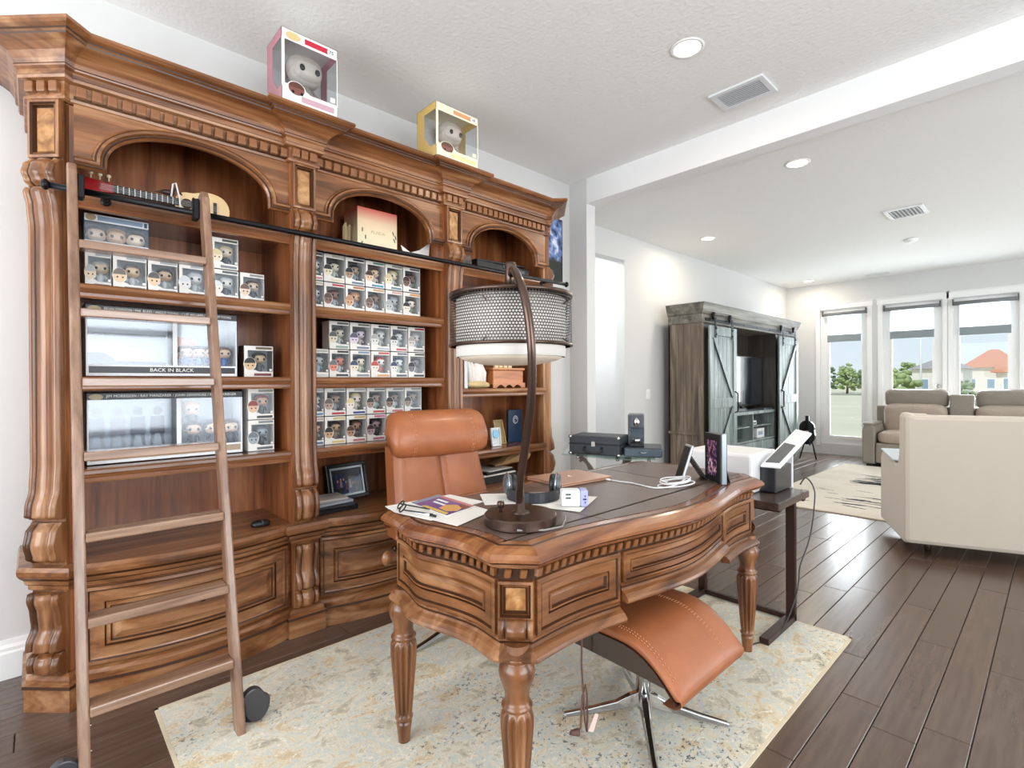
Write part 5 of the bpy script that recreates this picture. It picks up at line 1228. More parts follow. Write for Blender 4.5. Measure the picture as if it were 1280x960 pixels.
def tablets():
    t = thing('digital_frame', (2.03, 2.15, ZT), 'tall black digital frame showing a purple concert picture', 'frame')
    # screen faces the camera side
    o = Vector((1.972, 2.195, ZT)); w = Vector((.105, -.078, 0)); n = Vector((-.6, -.8, 0)).normalized()
    up = Vector((0, 0, 1))
    P = lambda a, z, d: tuple(o+w*a+up*z+n*d)
    H = .212
    b = MB(); b.prism([P(0, .004, 0), P(1, .004, 0), P(1, H, 0), P(0, H, 0)], tuple(-n*.034)); b.build('frame_body', M_blackp, t, bevel=.003)
    pm = photo_mat('concert_print', ['#140a24', '#2a1440', '#5a2a66', '#1a1030', '#c98a9c', '#3a1a4a'], 16)
    b = MB(); b.prism([P(.17, .03, .0006), P(.8, .03, .0006), P(.8, H-.03, .0006), P(.17, H-.03, .0006)], tuple(n*.0006)); b.build('screen', pm, t)
    rnd = random.Random(8)
    for k in range(11):
        a, z = .28+rnd.random()*.42, .045+rnd.random()*.055; b = MB(); r = .006+rnd.random()*.005
        b.prism([P(a+r/.13*math.cos(2*PI*j/7)*.6, z+r*math.sin(2*PI*j/7), .0013) for j in range(7)], tuple(n*.0003)); b.build('screen_light', mat('screen_pink', '#d8a3ae', .3) if k % 2 else mat('screen_pale', '#e6cfd0', .3), t)
    b = MB(); b.prism([P(.95, .0, -.004), P(1.06, .0, -.004), P(1.06, H+.004, -.004), P(.95, H+.004, -.004)], tuple(-n*.024)); b.build('chrome_edge', mat('edge_silver', '#8f979e', .3, .7), t, bevel=.003)
    b = MB(); b.prism([P(.3, .09, -.034), P(.8, .09, -.034), P(.8, .0, -.06), P(.3, .0, -.06)], tuple(-n*.004)); b.build('easel_foot', M_blackp, t)
    t = thing('tablet', (1.95, 2.09, ZT), 'thin silver-edged tablet leaning on a black stand beside the coiled cable', 'tablet')
    o2 = Vector((1.925, 2.07, ZT)); d = Vector((.48, -.88, 0)).normalized(); l = Vector((.88, .48, 0)).normalized()
    Q = lambda a, s, th=0: tuple(o2+l*a+(Vector((0, 0, 1))*math.cos(.3)+Vector((.682, .731, 0))*math.sin(.3))*s+d*th)
    tw = Vector((-.731, .682, 0))
    b = MB(); b.prism([tuple(o2), tuple(o2+tw*.085), tuple(o2+tw*.085+Vector((.682, .731, 0))*.048+up*.155), tuple(o2+Vector((.682, .731, 0))*.048+up*.155)], tuple(Vector((.682, .731, 0))*.012)); b.build('tablet_shell', mat('tablet_silver', '#b9bdc2', .3, .6), t, bevel=.003)
    b = MB(); q0 = o2-Vector((.682, .731, 0))*.0012+tw*.008; b.prism([tuple(q0+up*.008+Vector((.682, .731, 0))*.0025), tuple(q0+tw*.074+up*.008+Vector((.682, .731, 0))*.0025), tuple(q0+tw*.074+Vector((.682, .731, 0))*.046+up*.148), tuple(q0+Vector((.682, .731, 0))*.046+up*.148)], tuple(-Vector((.682, .731, 0))*.001)); b.build('tablet_screen', M_blackp, t)
    b = MB(); g = o2+Vector((.682, .731, 0))*.045+up*.11; b.prism([tuple(g+tw*.02), tuple(g+tw*.10), tuple(g+tw*.10+Vector((.682, .731, 0))*.075-up*.11), tuple(g+tw*.02+Vector((.682, .731, 0))*.075-up*.11)], (.004, .004, .004)); b.build('stand', M_blackp, t)
    t = thing('charging_cable', (1.95, 2.0, ZT), 'white cable coiled on the desk in front of the tablets', 'cable')
    pts = []
    base = [(1.70, 1.86), (1.745, 1.86), (1.80, 1.87), (1.855, 1.86), (1.925, 1.85), (1.965, 1.90)]
    pts = [(x, y, ZT+.004) for x, y in base]
    for k in range(52):
        a = -PI*.3+k*2*PI/13; rr = .055+.012*math.sin(k*.7); cx = 1.955+.010*math.sin(k*.33); cy = 1.97+.018*math.cos(k*.29); pts.append((cx+rr*math.cos(a)*.9, cy+rr*1.15*math.sin(a), ZT+.005+.006*(k//13)+.012*max(0, math.sin(k*.48))))
    # smooth
    from mathutils import geometry
    sm = []
    for i in range(len(pts)-1):
        p0, p1, p2, p3 = Vector(pts[max(0, i-1)]), Vector(pts[i]), Vector(pts[i+1]), Vector(pts[min(len(pts)-1, i+2)])
        for q in range(3):
            s = q/3; sm.append(.5*((2*p1)+(-p0+p2)*s+(2*p0-5*p1+4*p2-p3)*s*s+(-p0+3*p1-3*p2+p3)*s**3))
    b = MB(); b.tube(sm, .0028, 6); b.build('cable_cord', M_white, t)
    b = MB(); b.tube([(1.67, 1.858, ZT+.005), (1.70, 1.86, ZT+.004)], .0045, 8); b.build('cable_plug', M_white, t)
tablets()
# ---------------------------------------------------------------- leather chair and footstool
def star(b, c, r0, legs, ztop, mi=0):
    for a, L in legs:
        d = Vector((math.cos(a), math.sin(a), 0)); s = Vector((-d.y, d.x, 0)); rows = []
        for t, wd, zt, zb in ((0.0, .020, ztop, ztop-.05), (.12, .020, ztop-.012, ztop-.055), (.3, .018, ztop-.036, ztop-.062), (.65, .016, ztop-.058, ztop-.078), (.97, .013, ztop-.074, ztop-.088), (1, .010, ztop-.077, ztop-.088)):
            p = Vector(c)+d*(r0+(L-r0)*t); rows.append([tuple(p+s*wd+Vector((0, 0, zb))), tuple(p+s*wd*.6+Vector((0, 0, zt))), tuple(p-s*wd*.6+Vector((0, 0, zt))), tuple(p-s*wd+Vector((0, 0, zb)))])
        yield rows
def swivel(t, c, z0, zpost, ang, L):
    for rows in star(None, (c[0], c[1], 0), .018, [(a, L) for a in ang], z0+.092):
        b = MB(); b.grid(rows, 0, False, cu=True, capu=True); b.build('base_leg', M_chrome, t, bevel=.004)
    b = MB(); b.lathe([(0, z0+.03), (.026, z0+.03), (.026, zpost), (0, zpost)], 20, (c[0], c[1], 0)); b.build('post', M_chrome, t)
def pad(w, l, th, c, M, edge=.05, n=16, crown=.02):
    """soft cushion: w along local y, l along local x, thickness along local z"""
    b = MB(); rows = []
    N = 28
    for i in range(13):
        v = -PI/2+PI*i/12; row = []
        for k in range(N):
            a = 2*PI*k/N; sp = lambda x, p: math.copysign(abs(x)**p, x)
            x = l/2*sp(math.cos(a), .35)*abs(math.cos(v))**.3; y = w/2*sp(math.sin(a), .35)*abs(math.cos(v))**.3; z = th/2*sp(math.sin(v), .75)
            row.append(tuple(M @ Vector((x, y, z))+Vector(c)))
        rows.append(row)
    b.grid(rows, 0, True, cu=True); return b
def chair():
    t = thing('office_chair', (1.02, 1.56, .009), 'tan leather high-back swivel chair behind the desk', 'chair', rz=R_(-8))
    swivel(t, (0, 0), .001, .36, [R_(a) for a in (-79, 11, 101, 191)], .32)
    b = pad(.54, .52, .14, (.02, 0, .44), Euler((0, R_(-4), 0)).to_matrix()); b.build('seat', M_leather, t, world=False)
    b = MB(); b.box(-.2, -.2, .355, .22, .2, .38); b.build('seat_pan', M_espresso, t, bevel=.01, world=False)
    # backrest: two upholstered halves, reclining
    rec = Euler((0, R_(-15), 0)).to_matrix()
    for s in (-1, 1):
        b = MB(); rows = []
        for i in range(11):
            zz = i/10; z = .46+.44*zz; hw = .285-.035*zz; row = []
            xc = -.20-.27*(z-.45)
            for k in range(15):
                u = k/14; y = s*hw*u; pil = math.sin(PI*min(1, max(0, u)))**.45 if u > 0 else 0
                row.append((xc+.055+.035*pil*(1 if u < 1 else 0)-.02*max(0, u-.85)/.15+.012*math.exp(-((zz-.35)/.25)**2), y, z))
            rows.append(row)
        b.grid(rows)
        back = [[(p[0]-.11+.0*j, p[1], p[2]) for j, p in enumerate(r)] for r in rows]
        b.grid(back); b.grid([[rows[i][-1] for i in range(11)], [back[i][-1] for i in range(11)]], sm=False); b.grid([rows[0], back[0]], sm=False); b.grid([rows[-1], back[-1]], sm=False)
        b.build('backrest', M_leather, t, world=False)
    b = MB(); b.prism([(-.19, -.26, .42), (-.19, .26, .42), (-.345, .235, .90), (-.345, -.235, .90)], (-.03, 0, -.005)); b.build('back_shell', M_espresso, t, bevel=.01, world=False)
    # head roll
    b = MB(); rows = []; n = 26
    for i in range(25):
        s = -1+2*i/24; e = (1-abs(s)**9)**.38 if abs(s) < 1 else 0; row = []
        for k in range(n):
            a = 2*PI*k/n; w = 1+.03*math.sin(6*a+9*s)*(abs(s) > .5)
            row.append((-.262+(.085*math.cos(a)*w)*max(e, .02)-.028*math.sin(a), s*.295, .972+.122*math.sin(a)*max(e, .02)*w))
        rows.append(row)
    b.grid(rows, 0, True, cu=True, capu=True); hr = b.build('headrest', M_leather, t, world=False)
    for y in (-.176, -.166, .166, .176):
        for k in range(11):
            a = -1.0+2.0*k/10; b2 = MB()
            if k == 0: st = MB()
            p = Vector((-.262+.0865*math.cos(a)-.028*math.sin(a), y, .972+.1235*math.sin(a))); tn = Vector((-.0865*math.sin(a)-.028*math.cos(a), 0, .1195*math.cos(a))).normalized()
            st.tube([p-tn*.006, p+tn*.006], .0014, 5)
        st.build('stitching', M_stitch, hr, world=False)
    for s in (-1, 1):   # armrests
        b = MB(); b.tube([(.16, s*.33, .40), (.14, s*.335, .56), (.06, s*.335, .60), (-.10, s*.33, .61), (-.20, s*.31, .54)], .024, 8); b.build('armrest', M_leather, t, world=False)
chair()
def ottoman():
    t = thing('footstool', (2.0, 1.65, .009), 'tan leather curved footstool on chrome star base in front of the desk', 'footstool')
    swivel(t, (2.0, 1.65), .010, .345, [R_(a) for a in (-131, -50, 33, 138)], .30)
    y0, y1 = 1.375, 1.83; X0, X1 = 1.76, 2.285
    n = 22
    def top(s):    # profile along x: s 0..1 -> (x, z)
        x = X0+(X1-X0)*s; z = .452-.012*(2*s-1)**2
        if s > .62: z -= .105*((s-.62)/.38)**2.2
        if s < .15: z -= .05*((.15-s)/.15)**2
        return x, z
    def und(s):    # underside of the cushion = top edge of the shell
        x, z = top(s); return z-.042
    b = MB(); rows = []
    for i in range(n+1):
        s = i/n; x, z = top(s); row = [(x, y0+.03, z-.052), (x, y0+.004, z-.045)]
        for u in (0, .012, .05, .14, .3, .5, .7, .86, .95, .988, 1):
            row.append((x, y0+(y1-y0)*u, z-.020*(abs(2*u-1)**11)))
        row += [(x, y1-.004, z-.045), (x, y1-.03, z-.052)]
        rows.append(row)
    xe, ze = top(1)    # rounded nose under the front edge
    for dx, dz, sh in ((.016, -.024, .006), (.014, -.052, .012), (-.012, -.074, .02), (-.06, -.076, .03)):
        rows.append([(xe+dx, min(max(p[1], y0+sh), y1-sh), ze+dz if 1 < k < len(rows[0])-2 else ze+dz-.002) for k, p in enumerate(rows[n])])
    b.grid(rows); b.poly(rows[0][::-1]); b.poly(rows[-1])
    cu = b.build('cushion', M_leather, t)
    md = cu.modifiers.new('sub', 'SUBSURF'); md.levels = md.render_levels = 1
    b = MB(); m = 14
    P = [(top(i/m)[0], und(i/m)-.004) for i in range(m+1)]
    Q = [(top(i/m)[0], min(und(i/m)-.006, .335+.0*i+(.10*max(0, .2-i/m))-.012*(i/m)**2)) for i in range(m+1)]
    b.prism([(x, y0+.003, z) for x, z in P]+[(x, y0+.003, z) for x, z in Q[::-1]], (0, y1-y0-.006, 0)); b.build('shell', M_espresso, t)
    for yy in (y0+.022, y0+.031, y1-.135, y1-.126):
        b = MB()
        for i in range(46):
            s = .03+.93*i/45; x, z = top(s); x2, z2 = top(s+.008); u = (yy-y0)/(y1-y0); dz = -.020*(abs(2*u-1)**11)+.0008; b.tube([(x, yy, z+dz), (x2, yy, z2+dz)], .0016, 5)
        b.build('stitching', M_stitch, cu)
    # dangling lamp cord with plug
    t = thing('dangling_cord', (1.90, 1.42, .009), 'thin brown cord with two-pin plug hanging to the rug beside the footstool', 'cord')
    m = mat('cord_brown', '#6a4c44', .5); x, y = 1.955, 1.352
    b = MB(); b.tube([(x, y, .56), (x, y, .45), (x-.003, y-.003, .3), (x-.002, y+.004, .2), (x, y+.012, .09), (x, y+.02, .055), (x-.004, y+.03, .09), (x+.002, y+.02, .18), (x+.004, y+.01, .22), (x-.004, y+.002, .18), (x-.006, y-.005, .075), (x-.012, y-.018, .062)], .0036, 6); b.build('cord', m, t)
    b = MB(); b.tube([(x-.010, y-.012, .062), (x-.02, y-.04, .068)], [.013, .008], 8); pg = b.build('plug', m, t)
    for s in (-1, 1):
        b = MB(); b.tube([(x-.019, y-.038, .068+s*.005), (x-.027, y-.058, .072+s*.005)], .002, 5); b.build('pin', M_chrome, pg)
    b = MB(); b.prism([(x+.006, y+.02, .06), (x+.012, y+.05, .11), (x+.018, y+.062, .105), (x+.016, y+.035, .055)], (.002, -.001, 0)); b.build('paper_tag', mat('tag_pink', '#e6c6bc', .6), t)
ottoman()

# ---------------------------------------------------------------- C-shaped side table with printer
def ctable():
    t = thing('side_table', (2.0, 2.85, 0), 'dark wood C-shaped side table with metal frame at the desk end', 'table')
    mw = wood('side_table_wood', '#2e2320', '#4a3a34', '#64524a', axis='y', rough=.3); mm = mat('side_table_metal', '#3b2620', .35, .4)
    b = MB(); b.box(1.58, 2.60, .625, 2.14, 3.04, .662); b.build('table_top', mw, t, bevel=.004)
    for x in (1.62, 2.10):
        b = MB(); b.box(x-.014, 2.845, .012, x+.03, 2.875, .626); b.build('upright', mm, t, bevel=.003)
        b = MB(); b.box(x-.014, 2.50, .0102, x+.03, 2.875, .040); b.build('base_bar', mm, t, bevel=.003)
    b = MB(); b.box(1.634, 2.845, .012, 2.09, 2.870, .038); b.build('cross_bar', mm, t, bevel=.003)
    b = MB(); b.box(1.61, 2.64, .61, 2.13, 2.67, .626); b.box(1.61, 2.98, .61, 2.13, 3.01, .626); b.build('top_brace', mm, t)
    t = thing('desktop_printer', (1.84, 2.95, .662), 'white printer with black front and raised paper tray on the side table', 'printer')
    b = MB(); b.box(1.60, 2.70, .664, 1.975, 3.045, .868); b.build('printer_body', M_white, t, bevel=.014)
    b = MB(); b.box(1.975, 2.80, .668, 2.055, 3.03, .80); b.build('front_panel', mat('printer_black', '#2b2d31', .3, coat=.3), t, bevel=.006)
    b = MB(); b.box(1.975, 3.03, .664, 2.06, 3.045, .845); b.build('side_cheek', M_white, t, bevel=.004)
    b = MB(); z = .83; P = [(2.02, 2.80, .79), (2.10, 2.80, .80), (2.135, 3.08, .955), (2.05, 3.10, .965)]
    b.prism([(1.99, 2.77, .80), (2.085, 2.78, .80), (2.135, 3.10, .955), (2.035, 3.16, .968)], (0, 0, .010)); tr = b.build('paper_tray', M_white, t, bevel=.003)
    b = MB(); b.prism([(2.005, 2.80, .8235), (2.07, 2.81, .8245), (2.095, 2.97, .902), (2.03, 3.0, .9085)], (0, 0, .004)); b.build('tray_insert', M_grayp, tr)
    t = thing('printer_cord', (2.13, 2.9, .66), 'thin black cable running from the printer down past the side table to the rug', 'cable')
    pts = [(2.085, 3.07, .68), (2.11, 3.07, .72), (2.14, 3.05, .71), (2.165, 3.03, .675), (2.172, 3.02, .63), (2.172, 2.98, .5), (2.165, 2.93, .40), (2.15, 2.86, .30), (2.15, 2.83, .2), (2.145, 2.74, .10), (2.13, 2.66, .03), (2.12, 2.60, .014), (2.05, 2.40, .014), (1.98, 2.33, .014)]
    sm = []
    for i in range(len(pts)-1):
        p0, p1, p2, p3 = [Vector(pts[max(0, min(len(pts)-1, i+k))]) for k in (-1, 0, 1, 2)]
        for q in range(4): s = q/4; sm.append(.5*((2*p1)+(-p0+p2)*s+(2*p0-5*p1+4*p2-p3)*s*s+(-p0+3*p1-3*p2+p3)*s**3))
    b = MB(); b.tube(sm, .0035, 6); b.build('cable_cord', mat('cable_dark', '#3a3a3c', .5), t)
ctable()

# ---------------------------------------------------------------- glass table by the wall
def glass_table():
    t = thing('glass_side_table', (.85, 2.87, 0), 'glass-topped side table with curved brown supports past the bookcase', 'table')
    Z = .745
    P = [(.66, 2.715), (1.105, 2.80), (1.255, 2.965), (1.02, 3.30), (.47, 3.02)]
    b = MB(); b.prism([(*p, Z-.010) for p in P], (0, 0, .010)); b.build('glass_top', glassy('table_glass', (.80, .93, .90, 1), .06), t, bevel=.002)
    m = mat('support_brown', '#6f625a', .4, .3)
    for (a, c) in (((.70, 2.80), (.98, 3.02)), ((1.08, 2.92), (.86, 3.08))):
        d = (Vector(c)-Vector(a)); b = MB(); pts = []
        for k in range(13):
            s = k/12; z = Z-.02-.02*s*0-.62*s**.0*0
            pts.append((a[0]+d.x*(.05+.70*math.sin(s*PI*.5)), a[1]+d.y*(.05+.70*math.sin(s*PI*.5)), Z-.016-.70*s**1.6))
        b.tube(pts, .018, 8, sq=(.022, .05)); b.build('curved_support', m, t, bevel=.004)
        b = MB(); pts = [(a[0]+d.x*(.12+.22*q/8), a[1]+d.y*(.12+.22*q/8), Z-.06+.035*math.sin(PI*q/8)-.10*(q/8)**2) for q in range(9)]; b.tube(pts, .012, 8, sq=(.018, .03)); b.build('curved_brace', m, t)
    for p in ((.76, 2.77), (1.03, 2.86), (1.19, 2.99), (.95, 3.2), (.6, 3.0)):
        b = MB(); b.lathe([(0, Z-.028), (.012, Z-.028), (.012, Z-.010), (0, Z-.010)], 12, (*p, 0)); b.build('standoff', M_chrome, t)
    b = MB(); b.lathe([(.0, .0), (.12, .0), (.12, .018), (.05, .03), (.04, .045), (0, .045)], 28, (.91, 3.01, .0005)); b.build('foot_plate', m, t)
    # suitcase turntable
    u = Vector((.42, .135, 0)).normalized(); 
    t = thing('suitcase_turntable', (.86, 2.86, Z), 'black suitcase-style record player with handle on the glass table', 'record player', rz=math.atan2(u.y, u.x))
    t.location = (.862, 2.885, Z)
    mc = mat('suitcase_black', '#33393f', .5, bump=.2, bscale=300); w, d = .355, .25
    b = MB(); b.box(-w/2, -d/2, .008, w/2, d/2, .078); b.build('lower_case', mc, t, bevel=.008, world=False)
    b = MB(); b.box(-w/2, -d/2, .080, w/2, d/2, .135); b.build('lid', mc, t, bevel=.008, world=False)
    b = MB(); b.box(-w/2-.001, -d/2-.001, .076, w/2+.001, d/2+.001, .082); b.build('seam_trim', M_blackp, t, world=False)
    hb = MB(); hb.tube([(-.06, -d/2-.004, .062), (-.062, -d/2-.02, .04), (-.045, -d/2-.024, .026), (0, -d/2-.025, .022), (.045, -d/2-.024, .026), (.062, -d/2-.02, .04), (.06, -d/2-.004, .062)], .007, 8); hb.build('handle', M_blackp, t, world=False)
    b = MB(); b.box(-.014, -d/2-.006, .066, .014, -d/2, .100); b.build('latch', mat('nickel', '#b8b6b2', .3, 1), t, bevel=.002, world=False)
    for x in (-w/2, w/2):
        for z in (.014, .128):
            b = MB(); b.ell((x*.965, -d/2+.006, z), (.014, .010, .012), 10, 8); b.build('corner_cap', M_chrome, t, world=False)
        for y in (-d/2+.03, d/2-.03):
            b = MB(); b.lathe([(0, .0005), (.012, .0005), (.012, .009), (0, .009)], 10, (x*.9, y, 0)); b.build('foot', M_blackp, t, world=False)
    # pod drawer with coffee machine on it
    t = thing('pod_drawer', (1.0, 3.05, Z), 'low dark drawer base under the coffee machine on the glass table', 'drawer', rz=R_(32))
    t.location = (1.10, 3.06, Z)
    b = MB(); b.prism([(-.125, -.14, .002), (.125, -.14, .002), (.125, .14, .002), (-.125, .14, .002)], (0, 0, .062)); b.build('drawer_case', mat('drawer_dark', '#3b434b', .35), t, bevel=.012, world=False)
    b = MB(); b.box(-.118, -.146, .008, .118, -.139, .054); f = b.build('drawer_front', mat('drawer_front_slate', '#566470', .35), t, bevel=.004, world=False)
    b = MB(); b.tube([(-.025, -.150, .036), (0, -.153, .033), (.025, -.150, .036)], .003, 6); b.build('drawer_pull', M_chrome, f, world=False)
    t = thing('coffee_maker', (1.0, 3.05, Z+.065), 'tall grey single-cup coffee machine standing on the dark drawer base', 'coffee machine', rz=R_(32))
    t.location = (1.05, 3.06, Z+.0655)
    b = MB(); b.box(-.06, -.03, 0, .05, .10, .215); b.build('machine_body', mat('machine_grey', '#74777b', .4), t, bevel=.01, world=False)
    b = MB(); b.box(-.045, -.115, .125, .05, -.03, .215); hd = b.build('brew_head', M_grayp, t, bevel=.008, world=False)
    b = MB(); b.ell((.0, -.115, .165), (.022, .012, .032), 12, 8); b.build('spout_cover', M_chrome, hd, world=False)
    b = MB(); b.box(-.045, -.04, .03, .05, -.028, .125); b.build('back_splash', mat('machine_blue', '#46525e', .4), t, world=False)
    b = MB(); b.box(-.045, -.12, 0, .05, -.03, .022); b.build('drip_tray', M_blackp, t, bevel=.004, world=False)
    b = MB(); b.lathe([(0, 0), (.022, 0), (.026, .03), (.022, .03), (.02, .006), (0, .006)], 16, (0, -.08, .0225)); b.build('cup_rest', M_chrome, t, world=False)
glass_table()

# ---------------------------------------------------------------- barn-door media cabinet
def armoire():
    t = thing('media_cabinet', (.0, 7.15, 0), 'weathered grey-brown media cabinet with two sliding barn doors', 'cabinet')
    mz = wood('weathered_wood', '#4e443a', '#766857', '#978a78', axis='z', rough=.5, coat=.05); my = wood('weathered_wood_flat', '#504b44', '#777267', '#98948a', axis='y', rough=.5, coat=.05)
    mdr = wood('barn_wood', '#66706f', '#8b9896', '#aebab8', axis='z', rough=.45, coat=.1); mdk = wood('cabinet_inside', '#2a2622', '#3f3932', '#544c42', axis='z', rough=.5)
    Y0, Y1, X0, X1, Zt = 5.62, 8.68, -.18, .24, 2.06
    b = MB()
    for k in range(4):
        w = (X1-X0-.03)/4; x = X0+k*w; p = MB(); p.box(x+.002, Y0, .06, x+w-.002, Y0+.03, 1.93); p.build('side_plank', mz, t, bevel=.002)
    b.box(X0, Y0+.006, .04, X1-.03, Y0+.036, 2.0); b.box(X1-.035, Y0-.008, .03, X1, Y0+.05, 2.0); b.build('side_panel', mz, t)
    b = MB(); b.box(X0-.002, Y0-.012, .62, X1-.02, Y0+.01, .655); b.build('side_rail', mz, t, bevel=.004)
    b = MB(); b.box(X0, Y1-.04, .03, X1, Y1, 2.0); b.build('side_panel', mz, t)
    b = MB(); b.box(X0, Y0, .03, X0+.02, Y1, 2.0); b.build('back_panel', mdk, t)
    b = MB(); sweep(b, [(X0, Y0), (X1, Y0), (X1, Y1), (X0, Y1)], [(0, 1.93), (.012, 1.935), (.012, 2.03), (.03, 2.045), (.032, 2.06), (.036, 2.065), (.05, 2.11), (.062, 2.14), (.066, 2.16), (0, 2.165)]); b.box(X0, Y0, 1.93, X1, Y1, 2.15); b.build('crown', my, t)
    b = MB(); b.box(X0, Y0-.02, 0.004, X1+.02, Y1+.02, .09); b.build('plinth', my, t, bevel=.006)
    for y in (6.36, 7.92):
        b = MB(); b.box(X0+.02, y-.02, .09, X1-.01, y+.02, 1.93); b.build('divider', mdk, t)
    # centre: console with cubbies and drawers
    b = MB(); b.box(X0+.02, 6.38, .80, X1-.02, 7.90, .84); b.build('console_top', mdr, t, bevel=.004)
    b = MB(); b.box(X0+.02, 6.38, .43, X1-.02, 7.90, .45); 
    for y in (6.38, 7.13, 7.88): b.box(X0+.02, y, .43, X1-.03, y+.025, .80)
    b.build('cubby_frame', mdr, t)
    for y0 in (6.41, 7.16):
        b = MB(); b.box(X0+.03, y0, .62, X1-.06, y0+.70, .635); b.build('cubby_shelf', mdr, t)
    for k in range(3):
        y0 = 6.39+.505*k; b = MB(); b.box(X0+.02, y0, .12, X1-.02, y0+.49, .42); d = b.build('drawer', mdr, t, bevel=.004)
        b = MB(); b.tube([(X1-.02, y0+.17, .29), (X1+.002, y0+.17, .29), (X1+.002, y0+.32, .29), (X1-.02, y0+.32, .29)], .006, 6); b.build('drawer_pull', M_black, d)
    # fixed fronts behind the doors
    for y0, y1 in ((5.66, 6.34), (7.94, 8.64)):
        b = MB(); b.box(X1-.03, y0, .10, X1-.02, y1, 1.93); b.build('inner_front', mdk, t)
    # barn rail
    b = MB(); b.box(X1+.016, Y0+.06, 1.955, X1+.024, Y1-.06, 1.99); rl = b.build('barn_rail', M_black, t)
    for k in range(7):
        y = Y0+.25+k*(Y1-Y0-.5)/6; b = MB(); b.tube([(X1, y, 1.972), (X1+.03, y, 1.972)], .009, 8); b.build('rail_bolt', M_black, rl)
    for s, (y0, y1) in enumerate(((5.70, 6.42), (7.84, 8.62))):
        x = X1+.03
        dr = MB(); dr.box(x, y0+.03, .14, x+.012, y1-.03, 1.88); d = dr.build('barn_door', mdr, t)
        n = 6
        for k in range(n):
            w = (y1-y0-.06)/n; b = MB(); b.box(x+.012, y0+.03+k*w+.003, .15, x+.018, y0+.03+(k+1)*w-.003, 1.87); b.build('door_plank', mdr, d, bevel=.002)
        for q in ((y0, .12, y0+.09, 1.90), (y1-.09, .12, y1, 1.90), (y0+.09, .12, y1-.09, .22), (y0+.09, 1.79, y1-.09, 1.90), (y0+.09, .93, y1-.09, 1.05)):
            b = MB(); b.box(x+.012, q[0], q[1], x+.034, q[2], q[3]); b.build('door_rail', mdr, d, bevel=.003)
        a, c = (y0+.10, y1-.10) if s == 0 else (y1-.10, y0+.10)
        for (p, r) in (((a, 1.78), (c, 1.06)), ((c, .92), (a, .23))):
            v = Vector((r[0]-p[0], r[1]-p[1])); nn = Vector((-v.y, v.x)).normalized()*.035; b = MB()
            b.prism([(x+.018, p[0]-nn.x, p[1]-nn.y), (x+.018, p[0]+nn.x, p[1]+nn.y), (x+.018, r[0]+nn.x, r[1]+nn.y), (x+.018, r[0]-nn.x, r[1]-nn.y)], (.014, 0, 0)); b.build('door_brace', mdr, d, bevel=.002)
            b = MB(); b.tube([(x+.034, p[0]-nn.x*1.1, p[1]-nn.y*1.1), (x+.034, r[0]-nn.x*1.1, r[1]-nn.y*1.1)], .006, 5); b.build('brace_edge', M_black, d)
        for y in (y0+.14, y1-.14):
            b = MB(); b.box(x+.034, y-.02, 1.76, x+.04, y+.02, 2.0); b.lathe([(0, -.008), (.045, -.008), (.045, .008), (0, .008)], 18, (x+.012, y, 2.02), M=Matrix.Rotation(R_(90), 3, 'Y')); 
            for z in (1.80, 1.87): b.tube([(x+.036, y, z), (x+.05, y, z)], .011, 8)
            b.build('door_hanger', M_black, d)
        yh = y1-.06 if s == 0 else y0+.06
        b = MB(); b.tube([(x+.034, yh, .86), (x+.07, yh, .88), (x+.07, yh, 1.10), (x+.034, yh, 1.12)], .009, 8); b.build('door_handle', M_black, d)
    # television and boxes inside
    t = thing('television', (.03, 7.2, .84), 'flat dark television inside the open centre of the barn-door cabinet', 'television')
    b = MB(); b.box(.02, 6.62, .90, .05, 7.86, 1.60); b.build('television_frame', M_blackp, t, bevel=.006)
    b = MB(); b.box(.05, 6.635, .915, .0515, 7.845, 1.585); b.build('screen', mat('screen_glass', '#20262b', .06, spec=.9, coat=.6), t)
    b = MB(); b.box(-.06, 7.0, .8415, .14, 7.5, .856); b.box(.01, 7.2, .856, .04, 7.3, .92); b.build('stand', M_blackp, t)
    t = thing('media_player', (.12, 6.9, .84), 'black media player on the console below the television', 'electronics')
    b = MB(); b.box(.0, 6.55, .842, .20, 6.96, .885); b.build('player_case', M_blackp, t, bevel=.004)
    b = MB(); b.box(.2, 6.6, .85, .2012, 6.9, .87); b.build('display_strip', M_grayp, t)
    t = thing('game_console', (.1, 7.6, .84), 'flat grey device on the console right of the television stand', 'electronics')
    b = MB(); b.box(.05, 7.54, .8405, .2, 7.85, .865); b.build('console_case', M_grayp, t, bevel=.004)
    b = MB(); b.box(.2, 7.58, .848, .2015, 7.8, .856); b.build('console_stripe', M_chrome, t)
    t = thing('router_box', (.1, 7.5, .635), 'white rounded device on the right cubby shelf of the media cabinet', 'electronics')
    b = MB(); b.box(.03, 7.22, .6365, .15, 7.42, .70); b.build('router_case', M_white, t, bevel=.012)
    b = MB(); b.box(.15, 7.25, .655, .1512, 7.39, .675); b.build('router_vent', M_grayp, t)
    t = thing('paper_pack', (.1, 7.5, .45), 'white package standing on the floor of the right cubby', 'box')
    b = MB(); b.box(.03, 7.40, .4515, .16, 7.66, .58); b.build('carton', M_white, t, bevel=.004)
    b = MB(); b.box(.16, 7.44, .49, .1612, 7.6, .54); b.build('printed_patch', flat('#9aa6b0'), t)
    # dark guitar-like stand at the right end of the cabinet
    t = thing('guitar_on_stand', (.30, 8.95, 0), 'black guitar seen edge-on on a stand right of the media cabinet', 'guitar')
    b = MB(); pts = []
    for k in range(28):
        a = 2*PI*k/28; pts.append((.34+.13*math.sin(a)*(1-.18*math.exp(-((math.cos(a)-.1)/.3)**2)), 8.86, .44+.19*math.cos(a)))
    b.prism(pts, (0, .06, 0)); b.build('guitar_body', mat('guitar_black', '#1a1a1d', .15, coat=.6), t, bevel=.008)
